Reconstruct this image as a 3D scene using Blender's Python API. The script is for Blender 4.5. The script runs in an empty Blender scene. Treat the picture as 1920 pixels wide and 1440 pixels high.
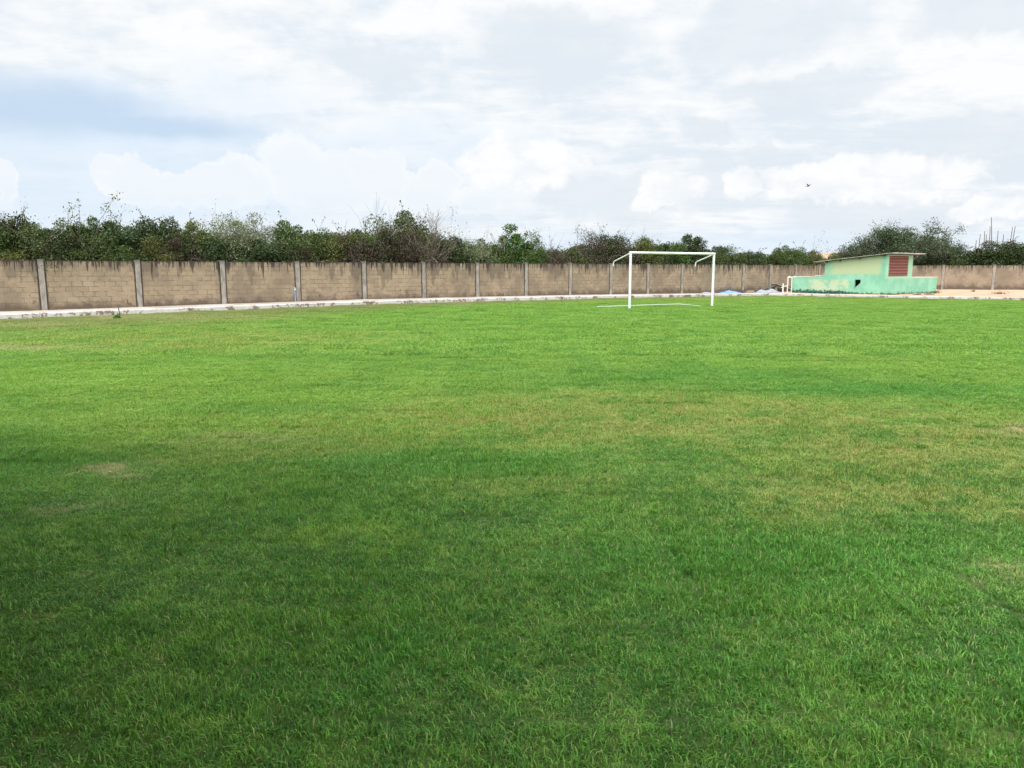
import bpy, math, random
import numpy as np
from mathutils import Vector, Matrix
R = math.radians
random.seed(7)
rng = np.random.default_rng(11)
sc = bpy.context.scene
C = sc.collection

# ------------------------------------------------------------------ camera
FPX = 1423.0; CH = 1.7; PITCH = math.atan(215 / FPX)
cam_d = bpy.data.cameras.new('camera'); cam = bpy.data.objects.new('camera', cam_d); C.objects.link(cam)
cam.location = (0, 0, CH); cam.rotation_euler = (math.pi / 2 - PITCH, 0, 0)
cam_d.sensor_width = 36; cam_d.lens = 36 * FPX / 1920; cam_d.clip_end = 5000; cam_d.clip_start = 0.05
sc.camera = cam
sc.view_settings.view_transform = 'Standard'; sc.view_settings.look = 'None'
sc.view_settings.exposure = 0.0; sc.view_settings.gamma = 1.0
sc.render.resolution_x = 1024; sc.render.resolution_y = 768

# ------------------------------------------------------------------ node helper
class NT:
    def __init__(s, tree): s.t = tree; s.n = tree.nodes; s.l = tree.links
    def node(s, typ, **kw):
        n = s.n.new(typ)
        for k, v in kw.items(): setattr(n, k, v)
        return n
    def put(s, sock, v):
        if v is None: return
        if isinstance(v, bpy.types.NodeSocket): s.l.new(v, sock)
        else:
            if hasattr(sock.default_value, '__len__') and not hasattr(v, '__len__'): v = (v,) * len(sock.default_value)
            if hasattr(v, '__len__') and len(sock.default_value) == 4 and len(v) == 3: v = (*v, 1)
            sock.default_value = v
    def m(s, op, a, b=None, c=None, clamp=False):
        n = s.node('ShaderNodeMath', operation=op, use_clamp=clamp)
        s.put(n.inputs[0], a); s.put(n.inputs[1], b); s.put(n.inputs[2], c); return n.outputs[0]
    def vm(s, op, a, b=None):
        n = s.node('ShaderNodeVectorMath', operation=op)
        s.put(n.inputs[0], a); s.put(n.inputs[1], b)
        return n.outputs['Value'] if op in ('DISTANCE', 'LENGTH', 'DOT_PRODUCT') else n.outputs[0]
    def comb(s, x, y, z=0.0):
        n = s.node('ShaderNodeCombineXYZ'); s.put(n.inputs[0], x); s.put(n.inputs[1], y); s.put(n.inputs[2], z); return n.outputs[0]
    def sep(s, v):
        n = s.node('ShaderNodeSeparateXYZ'); s.put(n.inputs[0], v); return n.outputs
    def noise(s, v, scale, detail=3, rough=.55, lac=2.0, dist=0.0, col=False):
        n = s.node('ShaderNodeTexNoise'); s.put(n.inputs['Vector'], v)
        n.inputs['Scale'].default_value = scale; n.inputs['Detail'].default_value = detail
        n.inputs['Roughness'].default_value = rough; n.inputs['Distortion'].default_value = dist
        return n.outputs['Color' if col else 'Fac']
    def mr(s, v, a, b, c=0.0, d=1.0, smooth=True):
        n = s.node('ShaderNodeMapRange', interpolation_type='SMOOTHSTEP' if smooth else 'LINEAR')
        s.put(n.inputs[0], v); s.put(n.inputs[1], a); s.put(n.inputs[2], b); s.put(n.inputs[3], c); s.put(n.inputs[4], d); return n.outputs[0]
    def mix(s, f, a, b, blend='MIX'):
        n = s.node('ShaderNodeMix', data_type='RGBA', blend_type=blend)
        s.put(n.inputs[0], f); s.put(n.inputs[6], a); s.put(n.inputs[7], b); return n.outputs[2]
    def attr(s, name, out='Fac'):
        n = s.node('ShaderNodeAttribute', attribute_name=name); return n.outputs[out]

# ------------------------------------------------------------------ world: Nishita sky behind a broken cloud deck
SUN_EL, SUN_AZ = 64.0, 194.0      # azimuth clockwise from +Y (camera looks +Y)
w = bpy.data.worlds.new('World'); sc.world = w; w.use_nodes = True
T_ = NT(w.node_tree); w.node_tree.nodes.clear()
out = T_.node('ShaderNodeOutputWorld'); bg = T_.node('ShaderNodeBackground')
sky = T_.node('ShaderNodeTexSky', sky_type='NISHITA'); sky.sun_disc = False
sky.sun_elevation = R(SUN_EL); sky.sun_rotation = R(SUN_AZ)
bg.inputs['Strength'].default_value = 0.1
tc = T_.node('ShaderNodeTexCoord'); v = T_.vm('NORMALIZE', tc.outputs['Generated'])
vx, vy, vz = T_.sep(v)[:]
az = T_.m('ARCTAN2', vx, vy); el = T_.m('ARCSINE', vz)           # radians
den = T_.m('ADD', T_.m('MAXIMUM', vz, 0.0), 0.10)
px_ = T_.m('DIVIDE', vx, den); py_ = T_.m('DIVIDE', vy, den)
P = T_.comb(px_, py_, 0)
ae = T_.comb(az, el, 0)
n_big = T_.noise(T_.comb(T_.m('MULTIPLY', px_, .8), T_.m('MULTIPLY', py_, 1.0), 3.1), .9, 6, .55, dist=.5)
n_fin = T_.noise(T_.comb(px_, T_.m('MULTIPLY', py_, 1.6), 8.0), 3.2, 6, .6, dist=.3)
n_ae = T_.noise(T_.comb(az, T_.m('MULTIPLY', el, 2.2), 1.7), 7.0, 6, .58, dist=.4)
n_puff = T_.noise(T_.comb(az, T_.m('MULTIPLY', el, 1.5), 4.4), 20.0, 7, .62, dist=.4)
deck = T_.m('ADD', T_.m('MULTIPLY', n_big, .34), T_.m('ADD', T_.m('MULTIPLY', n_fin, .24), T_.m('ADD', T_.m('MULTIPLY', n_ae, .24), T_.m('MULTIPLY', n_puff, .18))))
cl = T_.mix(T_.mr(deck, .42, .56), (7.75, 8.5, 9.25), (9.8, 9.95, 10.05))
def ang(px, py):        # image px -> az, el of a patch of sky
    a = (px - 960) / FPX; b = (720 - py) / FPX
    d = Vector((a, math.cos(PITCH) + b * math.sin(PITCH), -math.sin(PITCH) + b * math.cos(PITCH))).normalized()
    return math.atan2(d.x, d.y), math.asin(d.z)
warp = T_.noise(ae, 13.0, 9, .62, col=True)
aew = T_.vm('ADD', ae, T_.vm('MULTIPLY', T_.vm('SUBTRACT', warp, (.5, .5, .5)), (.11, .085, 0)))
warp2 = T_.noise(ae, 5.0, 5, .6, col=True)
aes = T_.vm('ADD', ae, T_.vm('MULTIPLY', T_.vm('SUBTRACT', warp2, (.5, .5, .5)), (.20, .06, 0)))
def blobs(lst, vec, fall=1.0):
    acc = None
    for (px, py, rx, ry) in lst:
        a, e = ang(px, py)
        q = T_.vm('MULTIPLY', T_.vm('SUBTRACT', vec, (a, e, 0)), (FPX / rx, FPX / ry, 0))
        o = T_.m('SUBTRACT', 1.0, T_.vm('LENGTH', q))
        acc = o if acc is None else T_.m('MAXIMUM', acc, o)
    return acc
# bluer, thinner veil in the lower left
veil = blobs([(60, 198, 320, 60), (260, 232, 360, 34)], aes)
skycol = T_.mix(T_.mr(veil, -.1, .8, 0, .55), (8.1, 8.9, 9.9), sky.outputs[0])
skyblue = T_.mix(.60, skycol, (5.9, 7.7, 9.9))
low = blobs([(300, 330, 900, 190), (1000, 480, 1500, 70)], aes)
col = T_.mix(T_.mr(T_.m('ADD', low, T_.m('MULTIPLY', T_.m('SUBTRACT', n_ae, .5), 1.2)), 0, .8, 0, .75), cl, (7.4, 8.6, 9.9))
col = T_.mix(T_.mr(veil, -.05, .8, 0, .85), col, skyblue)
# cumulus heads
heads = blobs([(5, 350, 26, 34), (250, 340, 62, 40), (330, 350, 60, 38), (430, 345, 70, 46), (548, 315, 70, 66), (620, 350, 80, 70), (700, 330, 56, 56), (735, 340, 36, 60),
               (815, 345, 44, 38), (790, 380, 60, 38), (950, 350, 70, 66), (1010, 320, 90, 60), (890, 385, 50, 30)], aew)
headc = T_.mix(T_.mr(T_.m('ADD', heads, T_.m('MULTIPLY', T_.m('SUBTRACT', n_puff, .35), 1.3)), .1, .62), (9.8, 9.98, 10.1), (9.0, 9.45, 9.85))
fade = T_.mr(el, ang(900, 450)[1], ang(900, 350)[1], .0, .85)
col = T_.mix(T_.m('MULTIPLY', T_.mr(heads, -.03, .16), fade), col, headc)
grey = blobs([(1150, 370, 150, 55), (1060, 370, 60, 40), (1340, 350, 100, 55), (1600, 400, 130, 46), (1760, 400, 90, 46), (1330, 260, 60, 24), (1450, 290, 60, 26), (1800, 270, 120, 60), (1050, 80, 160, 60), (1420, 60, 170, 60), (1500, 170, 150, 30), (1850, 20, 120, 50), (700, 110, 120, 30)], aew)
col = T_.mix(T_.mr(T_.m('ADD', grey, T_.m('MULTIPLY', T_.m('SUBTRACT', n_puff, .5), .7)), -.12, .36, 0, .72), col, (7.7, 8.4, 9.05))
brt = blobs([(1600, 335, 190, 44), (1390, 345, 26, 34), (1280, 355, 60, 34), (1860, 380, 50, 26), (1230, 375, 50, 22), (970, 310, 120, 50)], aew)
col = T_.mix(T_.m('MULTIPLY', T_.mr(T_.m('ADD', brt, T_.m('MULTIPLY', T_.m('SUBTRACT', n_puff, .5), 1.0)), -.05, .28), .9), col, T_.mix(T_.mr(n_puff, .35, .6), (8.9, 9.3, 9.7), (10.05, 10.1, 10.1)))
# overcast sky is brighter overhead than at the horizon
sdir = (math.sin(R(SUN_AZ)) * math.cos(R(SUN_EL)), math.cos(R(SUN_AZ)) * math.cos(R(SUN_EL)), math.sin(R(SUN_EL)))
zen = T_.m('ADD', T_.mr(vz, .36, .85, 1.0, 1.6), T_.mr(T_.vm('DOT_PRODUCT', v, sdir), .52, 1.0, 0, 4.7))    # brightest where the sun stands behind the cloud
col = T_.vm('MULTIPLY', col, T_.comb(zen, zen, zen))
T_.put(bg.inputs['Color'], col); T_.l.new(bg.outputs[0], out.inputs[0])

sun_d = bpy.data.lights.new('sun', 'SUN'); sun = bpy.data.objects.new('sun', sun_d); C.objects.link(sun)
sun_d.energy = 1.5; sun_d.angle = R(14); sun_d.color = (1.0, .95, .86)
sd = Vector((math.sin(R(SUN_AZ)) * math.cos(R(SUN_EL)), math.cos(R(SUN_AZ)) * math.cos(R(SUN_EL)), math.sin(R(SUN_EL))))
sun.rotation_euler = sd.to_track_quat('Z', 'Y').to_euler(); sun.location = (0, 0, 30)

# ------------------------------------------------------------------ site layout
W0 = np.array([-18.34, 29.89]); WD = np.array([.7933, .6090]); WN = np.array([.6090, -.7933]); WL = 3.4516   # side wall: origin, direction, inward normal, bay
KQ = 2.3                                                # pavement width
WC = W0 + WD * WL * 18                                  # corner of the two walls
BD = np.array([.888, -.459]); BD = BD / np.linalg.norm(BD)
KC = W0 + WD * WL * 13 + WN * KQ                        # kerb corner
KD = np.array([.705, -.709]); KD = KD / np.linalg.norm(KD); KN = np.array([KD[1], -KD[0]])  # KN points to the lawn (towards camera)
def sq(x, y):
    dx = np.asarray(x) - W0[0]; dy = np.asarray(y) - W0[1]
    return dx * WD[0] + dy * WD[1], dx * WN[0] + dy * WN[1]
def sstep(a, b, x):
    t = np.clip((x - a) / (b - a), 0, 1); return t * t * (3 - 2 * t)
def T(x, y):
    s, q = sq(x, y)
    tn = np.interp(s / WL, [-6, 0, 2, 4, 6, 8, 10, 12, 14, 18], [-.03, -.03, .03, .07, .05, .01, -.06, -.14, -.18, -.2])
    return tn * (1 - sstep(2, 32, q)) * (1 - sstep(-4, -30, q) if False else 1)
def lump(x, y):
    x = np.asarray(x, float); y = np.asarray(y, float)
    z = (.016 * np.sin(x * .9 + 1.3 * np.sin(y * .41)) * np.sin(y * 1.1 + .7 * np.sin(x * .53)) +
         .012 * np.sin(x * 2.3 + 2 * np.sin(y * 1.3)) * np.sin(y * 2.9 + 1.7 * np.sin(x * 1.1)))
    return z
def in_lawn(x, y, m=0.0):
    s, q = sq(x, y)
    k = (np.asarray(x) - KC[0]) * KN[0] + (np.asarray(y) - KC[1]) * KN[1]
    return (q > KQ + m) & (k > m)
def ray(px, y):          # ground x of an image column at depth y
    return (px - 960) / FPX * y * math.cos(PITCH)

# ------------------------------------------------------------------ object helpers
def mesh_from(name, V, F, mats=None, uv=None, attr=None, smooth=False):
    me = bpy.data.meshes.new(name)
    V = np.asarray(V, np.float32)
    if isinstance(F, np.ndarray):
        n, k = F.shape
        me.vertices.add(len(V)); me.vertices.foreach_set('co', V.ravel())
        me.loops.add(n * k); me.loops.foreach_set('vertex_index', F.astype(np.int32).ravel())
        me.polygons.add(n); me.polygons.foreach_set('loop_start', np.arange(0, n * k, k, dtype=np.int32))
        me.update(calc_edges=True)
    else:
        me.from_pydata([tuple(map(float, p)) for p in V], [], F); me.update()
    if smooth: me.polygons.foreach_set('use_smooth', np.ones(len(me.polygons), bool))
    for m in (mats or []): me.materials.append(m)
    if attr:
        for k, vals in attr.items():
            a = me.attributes.new(k, 'FLOAT', 'POINT'); a.data.foreach_set('value', np.asarray(vals, np.float32))
    return me
def link(name, me, parent=None, loc=(0, 0, 0), rz=0.0):
    o = bpy.data.objects.new(name, me); C.objects.link(o)
    if parent: o.parent = parent
    o.location = loc; o.rotation_euler = (0, 0, rz); return o
def tag(o, label=None, cat=None, group=None, kind=None):
    if label: o['label'] = label
    if cat: o['category'] = cat
    if group: o['group'] = group
    if kind: o['kind'] = kind
    return o
def thing(name, label, cat, loc=(0, 0, 0), rz=0.0, group=None):
    return tag(link(name, None, None, loc, rz), label, cat, group)
class MB:
    def __init__(s): s.V = []; s.F = []
    def add(s, V, F):
        b = len(s.V); s.V += [tuple(map(float, p)) for p in V]; s.F += [tuple(b + i for i in f) for f in F]
    def box(s, a, b, M=None):
        x0, y0, z0 = a; x1, y1, z1 = b
        V = [(x0, y0, z0), (x1, y0, z0), (x1, y1, z0), (x0, y1, z0), (x0, y0, z1), (x1, y0, z1), (x1, y1, z1), (x0, y1, z1)]
        if M is not None: V = [tuple(M @ Vector(p)) for p in V]
        s.add(V, [(0, 3, 2, 1), (4, 5, 6, 7), (0, 1, 5, 4), (1, 2, 6, 5), (2, 3, 7, 6), (3, 0, 4, 7)])
    def prism(s, poly, z0, z1):
        n = len(poly)
        s.add([(*p, z0) for p in poly] + [(*p, z1) for p in poly],
              [tuple(range(n))[::-1], tuple(range(n, 2 * n))] + [(i, (i + 1) % n, n + (i + 1) % n, n + i) for i in range(n)])
    def tube(s, pts, r, k=8, caps=True):
        pts = [Vector(p) for p in pts]; n = len(pts)
        rr = r if hasattr(r, '__len__') else [r] * n
        V = []; up = None
        for i, p in enumerate(pts):
            d = (pts[min(i + 1, n - 1)] - pts[max(i - 1, 0)]).normalized()
            if up is None:
                up = d.orthogonal().normalized()
            up = (up - d * up.dot(d)).normalized(); sd_ = d.cross(up)
            for j in range(k):
                a = 2 * math.pi * j / k + math.pi / k
                V.append(p + (up * math.cos(a) + sd_ * math.sin(a)) * rr[i])
        F = [(i * k + j, i * k + (j + 1) % k, (i + 1) * k + (j + 1) % k, (i + 1) * k + j) for i in range(n - 1) for j in range(k)]
        if caps: F += [tuple(range(k))[::-1], tuple((n - 1) * k + j for j in range(k))]
        s.add(V, F)
    def build(s, name, mat, parent=None, loc=(0, 0, 0), rz=0.0, bevel=0.0, smooth=False):
        me = bpy.data.meshes.new(name); me.from_pydata(s.V, [], s.F); me.update()
        if mat: me.materials.append(mat)
        if smooth: me.polygons.foreach_set('use_smooth', np.ones(len(me.polygons), bool))
        o = link(name, me, parent, loc, rz)
        if bevel:
            b = o.modifiers.new('bevel', 'BEVEL'); b.width = bevel; b.segments = 2; b.limit_method = 'ANGLE'
        return o

def mat(name, base, rough=.8, spec=.3, fn=None):
    m = bpy.data.materials.new(name); m.use_nodes = True; t = NT(m.node_tree)
    b = m.node_tree.nodes['Principled BSDF']
    b.inputs['Roughness'].default_value = rough; b.inputs['Specular IOR Level'].default_value = spec
    t.put(b.inputs['Base Color'], base)
    if fn:
        r = fn(t, b)
        if r is not None: t.put(b.inputs['Base Color'], r)
    return m
def bump(t, b, h, strength=.5, dist=.01):
    n = t.node('ShaderNodeBump'); n.inputs['Strength'].default_value = strength; n.inputs['Distance'].default_value = dist
    t.put(n.inputs['Height'], h); t.l.new(n.outputs[0], b.inputs['Normal'])
def objco(t): return t.node('ShaderNodeTexCoord').outputs['Object']
def worldco(t): return t.node('ShaderNodeNewGeometry').outputs['Position']

# ------------------------------------------------------------------ lawn colour (one world-space field shared by soil and blades)
# x, y, rx, ry, amount : growth patches seen in the grass; GLOW also paints a sun patch
BARE = [(-3.45, 6.35, .42, .22, 1.0), (-3.1, 5.3, .34, .14, .45), (-2.75, 5.8, .20, .10, .3), (-11.2, 16.8, 2.6, .55, .95), (5.5, 7.9, .5, .22, .8),
        (2.9, 4.1, .5, .25, .4), (-12, 27.4, 5.0, 1.6, .6), (-15.5, 24, 3.0, 1.5, .5), (-2.6, 7.6, .9, .25, .35)]
DRY = [(-2.4, 8.6, 2.6, 1.1, .45), (1.8, 8.8, 4.2, 2.0, 1.0), (4.6, 7.2, 3.0, 2.0, 1.0), (3.6, 5.6, 2.4, 1.0, .85), (-2.2, 7.2, 1.8, .8, .6), (-1.8, 8.4, 2.0, .9, .55), (-8.5, 19, 6.5, 3.6, .75), (-14, 25, 7, 4, .8), (5.6, 5.0, 1.8, 1.2, .7), (.2, 5.9, 1.3, .5, .35),
       (3, 40, 26, 3.2, .35), (22, 44, 22, 2.2, .4), (8.5, 44, 6, 2, .5)]
GLOW = [(-1.1, 4.75, .5, .22, .8), (-2.8, 9.0, 3.4, 1.9, 1.0), (-6.5, 12, 5, 2.2, .9), (-1.0, 8.0, 1.2, .6, .7), (1.9, 3.9, .8, .3, .5), (6.4, 13.5, 3, .9, .7), (-4.4, 8.2, 1.6, .8, .7), (.4, 4.6, .7, .25, .5)]  # yellow-green growth; the first patch paints sunlight falling through leaf gaps
LUSH = [(5.3, 10.7, 2.2, .9, 1.0), (-.5, 6.5, 1.5, .55, .9), (1.7, 4.3, 1.8, .8, .9), (3.2, 12, 3.2, 1.6, .6), (8.2, 10.5, 2.2, .5, .7), (-3.0, 9.2, 1.4, .5, .6), (-.6, 3.2, .5, .5, .8), (.9, 3.1, .6, .4, .6), (-4.8, 6.4, 1.6, .5, .5), (2.4, 3.0, 1.2, .5, .5)]
def lawn_color(t, pos):
    x, y, z = t.sep(pos)[:]
    flat = t.comb(x, y, 0)
    wv = t.noise(flat, 1.3, 3, .6, col=True)
    pw = t.vm('ADD', flat, t.vm('MULTIPLY', t.vm('SUBTRACT', wv, (.5, .5, .5)), (1.5, 1.1, 0)))
    def field(lst):
        acc = None
        for (bx, by, rx, ry, a) in lst:
            q = t.vm('LENGTH', t.vm('MULTIPLY', t.vm('SUBTRACT', pw, (bx, by, 0)), (1 / rx, 1 / ry, 0)))
            f = t.mr(q, 1.35, .25, 0, a)
            acc = f if acc is None else t.m('MAXIMUM', acc, f)
        return acc
    n1 = t.noise(flat, .22, 3, .6); n2 = t.noise(flat, 1.1, 3, .62); n3 = t.noise(flat, 5.5, 3, .65); n4 = t.noise(flat, 21, 1, .6)
    base = None
    far = t.mr(t.m('ADD', y, t.m('MULTIPLY', n1, 5.0)), 7.0, 12.5)  # near lawn coloured darker than far lawn, adding to the foreground shade
    base = t.mix(t.mr(t.m('ADD', t.m('MULTIPLY', n2, .45), t.m('MULTIPLY', n3, .55)), .38, .62), (.024, .135, .013), (.115, .28, .029))
    base = t.mix(t.m('MULTIPLY', far, .75), base, t.mix(t.mr(n2, .36, .62), (.115, .27, .026), (.235, .365, .045)))
    qk = t.m('ADD', t.vm('DOT_PRODUCT', t.vm('SUBTRACT', flat, (W0[0], W0[1], 0)), (WN[0], WN[1], 0)), t.m('MULTIPLY', t.m('SUBTRACT', n1, .5), 7.0))
    kk = t.m('ADD', t.vm('DOT_PRODUCT', t.vm('SUBTRACT', flat, (KC[0], KC[1], 0)), (KN[0], KN[1], 0)), t.m('MULTIPLY', t.m('SUBTRACT', n1, .5), 4.0))
    verge = t.m('MAXIMUM', t.mr(qk, 8.5, 3.2, 0, .85), t.mr(kk, 4.0, .3, 0, .75))      # worn grass along the kerbs
    tuft = t.m('MULTIPLY', t.mr(t.m('ADD', t.m('MULTIPLY', n2, .55), t.m('MULTIPLY', n3, .45)), .565, .66), far)
    tuft = t.m('MAXIMUM', tuft, t.m('MULTIPLY', t.mr(t.noise(t.comb(x, t.m('MULTIPLY', y, .8), 5.0), 2.7, 2, .6), .60, .68), far))
    base = t.mix(t.m('MULTIPLY', tuft, .75), base, (.050, .15, .018))
    base = t.mix(t.m('MULTIPLY', field(GLOW), t.mr(n3, .3, .6, .35, 1)), base, (.22, .38, .04))    # young yellow-green growth, plus a sunlit patch put into the colour
    dry = t.m('ADD', t.m('MAXIMUM', field(DRY), verge), t.mr(t.m('ADD', t.m('MULTIPLY', n1, .5), t.m('MULTIPLY', n3, .5)), .50, .72, 0, .55), clamp=True)
    base = t.mix(t.m('MULTIPLY', dry, t.mr(t.m('ADD', t.m('MULTIPLY', n2, .5), t.m('MULTIPLY', n3, .5)), .40, .58, .12, .9)), base, (.345, .29, .085))
    base = t.mix(t.m('MULTIPLY', t.m('MAXIMUM', t.mr(qk, t.mr(x, -13, 0, 14.0, 6.5), 3.2, 0, .95), t.mr(kk, 3.4, .3, 0, .95)), t.mr(n3, .3, .55, .45, 1)), base, (.185, .14, .07))
    lush = t.m('MULTIPLY', field(LUSH), t.mr(n3, .25, .6, .5, 1.0))
    base = t.mix(lush, base, (.045, .215, .020))
    bare = t.m('MULTIPLY', field(BARE), t.mr(n4, .3, .55, .45, 1.0))
    bare2 = t.mr(t.m('ADD', t.m('MULTIPLY', n3, .6), t.m('MULTIPLY', n4, .4)), .63, .72, 0, .5)
    bare = t.m('MAXIMUM', bare, bare2)
    return base, bare, n3, n4, n2
def lawn_soil(t, b):
    base, bare, n3, n4, n2 = lawn_color(t, worldco(t))
    soil = t.mix(t.mr(n4, .3, .7), (.025, .024, .010), (.065, .055, .028))
    thatch = t.mix(t.mr(t.sep(worldco(t))[1], 10, 18, .75, .35), base, soil)
    bump(t, b, t.m('ADD', n4, n3), .8, .03)
    return t.mix(bare, thatch, t.mix(n4, (.30, .21, .12), (.42, .31, .19)))
M_soil = mat('lawn_soil', (.1, .1, .05), .95, .1, lawn_soil)
def blade_mat():
    m = bpy.data.materials.new('grass_blade'); m.use_nodes = True; t = NT(m.node_tree); m.node_tree.nodes.clear()
    base, bare, n3, n4, n2 = lawn_color(t, worldco(t))
    rnd = t.attr('rnd'); hh = t.attr('hgt')
    c = t.mix(bare, base, (.33, .26, .13))
    c = t.mix(t.mr(rnd, .90, .99, 0, .8), c, (.40, .36, .16))                 # straw-coloured dead blades
    c = t.mix(t.mr(rnd, .0, .45, .85, 0), c, (.010, .060, .010))
    c = t.mix(t.mr(t.m('FRACT', t.m('MULTIPLY', rnd, 37.0)), .6, 1, 0, .62), c, (.23, .50, .07))
    c = t.mix(t.m('MULTIPLY', t.m('SUBTRACT', 1.0, hh), .14), c, (.20, .20, .09))   # pale sheath at the foot of each blade
    d = t.node('ShaderNodeBsdfPrincipled'); t.put(d.inputs['Base Color'], c); d.inputs['Roughness'].default_value = .55; d.inputs['Specular IOR Level'].default_value = .25
    tr = t.node('ShaderNodeBsdfTranslucent'); t.put(tr.inputs['Color'], t.mix(.35, c, (.25, .5, .03)))
    mx = t.node('ShaderNodeMixShader'); mx.inputs[0].default_value = .30
    t.l.new(d.outputs[0], mx.inputs[1]); t.l.new(tr.outputs[0], mx.inputs[2])
    o = t.node('ShaderNodeOutputMaterial'); t.l.new(mx.outputs[0], o.inputs[0]); return m
M_blade = blade_mat()

# ------------------------------------------------------------------ ground sheets
def grid_sheet(xs, ys, zf, keep=None):
    X, Y = np.meshgrid(xs, ys); Z = zf(X, Y)
    V = np.c_[X.ravel(), Y.ravel(), Z.ravel()]
    nx, ny = len(xs), len(ys)
    i = np.arange(nx - 1); j = np.arange(ny - 1); I, J = np.meshgrid(i, j)
    a = (J * nx + I).ravel(); F = np.c_[a, a + 1, a + 1 + nx, a + nx]
    if keep is not None:
        cx = V[F].mean(1); F = F[keep(cx[:, 0], cx[:, 1])]
        used = np.unique(F); mp = np.zeros(len(V), int); mp[used] = np.arange(len(used)); V = V[used]; F = mp[F]
    return V, F
def ext(core, far): return np.unique(np.r_[-np.array(far)[::-1], core, np.array(far)])
gx = np.unique(np.r_[-1500, -900, -500, -300, -200, -130, np.arange(-90, 91, 3.0), 130, 200, 300, 500, 900, 1500])
gy = np.unique(np.r_[-1500, -700, -300, -120, np.arange(-60, 121, 3.0), 150, 200, 300, 500, 900, 1500, 2500])
V, F = grid_sheet(gx, gy, lambda X, Y: T(X, Y) - .09)
def far_ground(t, b):
    p = worldco(t); n = t.noise(p, .15, 5); n2 = t.noise(p, 3, 4)
    bump(t, b, n2, .5, .05)
    return t.mix(t.mr(t.m('ADD', t.m('MULTIPLY', n, .6), t.m('MULTIPLY', n2, .4)), .4, .6), (.38, .28, .18), (.12, .14, .05))
M_scrub = mat('scrub_ground', (.3, .25, .15), .95, .1, far_ground)
tag(link('ground', mesh_from('ground', V, F, [M_scrub], smooth=True)), kind='structure')
lx = np.unique(np.r_[np.arange(-60, -12, .4), np.arange(-12, 12, .16), np.arange(12, 60, .4)])
ly = np.unique(np.r_[np.arange(-30, 0, 1.0), np.arange(0, 14, .16), np.arange(14, 62, .25)])
V, F = grid_sheet(lx, ly, lambda X, Y: T(X, Y) + lump(X, Y) - .007, lambda x, y: in_lawn(x, y, -1.0))
tag(link('lawn', mesh_from('lawn', V, F, [M_soil], smooth=True)), kind='structure')

# ------------------------------------------------------------------ grass: tufted tiles stored in the mesh itself, instanced on its loose points
def tile(size, n, hmin, hmax, wid, seed, seg2=True):
    r = np.random.default_rng(seed)
    m = int(n * 1.0)
    x = r.uniform(-size / 2, size / 2, m); y = r.uniform(-size / 2, size / 2, m)
    # tufts: pull blades a little towards random tuft centres
    k = int(size * size * 420)
    c = r.uniform(-size / 2, size / 2, (max(k, 8), 2)); ci = r.integers(0, len(c), m)
    near = r.random(m) < .45
    x = np.where(near, c[ci, 0] + r.normal(0, .014 * (1 + size), m), x); y = np.where(near, c[ci, 1] + r.normal(0, .014 * (1 + size), m), y)
    ta = (ci * 2.399) % (2 * math.pi)
    a = np.where(near, ta + r.normal(0, .9, m), r.uniform(0, 2 * math.pi, m))
    h = r.uniform(hmin, hmax, m) * (.7 + .6 * ((ci * .618) % 1)); lean = r.uniform(.35, 1.7, m) * h
    wd = wid * r.uniform(.6, 1.3, m); fa = a + math.pi / 2 + r.normal(0, .5, m)
    dx, dy = np.cos(a), np.sin(a); wx, wy = np.cos(fa) * wd / 2, np.sin(fa) * wd / 2
    z0 = np.full(m, -.01)
    P0 = np.stack([x - wx, y - wy, z0], 1); P1 = np.stack([x + wx, y + wy, z0], 1)
    mx, my, mz = x + dx * lean * .35, y + dy * lean * .35, h * .62
    P2 = np.stack([mx + wx * .85, my + wy * .85, mz], 1); P3 = np.stack([mx - wx * .85, my - wy * .85, mz], 1)
    P4 = np.stack([x + dx * lean, y + dy * lean, h * r.uniform(.75, 1.0, m)], 1)
    V = np.stack([P0, P1, P2, P3, P4], 1).reshape(-1, 3)
    b = np.arange(m) * 5
    F3 = np.concatenate([np.c_[b, b + 1, b + 2], np.c_[b, b + 2, b + 3], np.c_[b + 3, b + 2, b + 4]])
    rd = np.repeat(r.random(m), 5); hg = np.tile([0, 0, .6, .6, 1], m)
    return V, F3, rd, hg
tiles = [tile(.5, 3700, .008, .028, .0042, s) for s in (1, 2, 3, 4)] + [tile(1.0, 4200, .016, .040, .0085, s) for s in (5, 6, 7)]
Vs, Fs, rd, hg, kd = [], [], [], [], []; off = 0
for i, (v_, f_, r_, h_) in enumerate(tiles):
    Vs.append(v_); Fs.append(f_ + off); rd.append(r_); hg.append(h_); kd.append(np.full(len(v_), i + 1)); off += len(v_)
pts, prot, pscl, pkind = [], [], [], []
def patch_amt(x, y, lst):
    acc = 0
    for (bx, by, rx, ry, a) in lst: acc = max(acc, a * float(1 - sstep(.4, 1.2, math.hypot((x - bx) / rx, (y - by) / ry))))
    return acc
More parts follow.
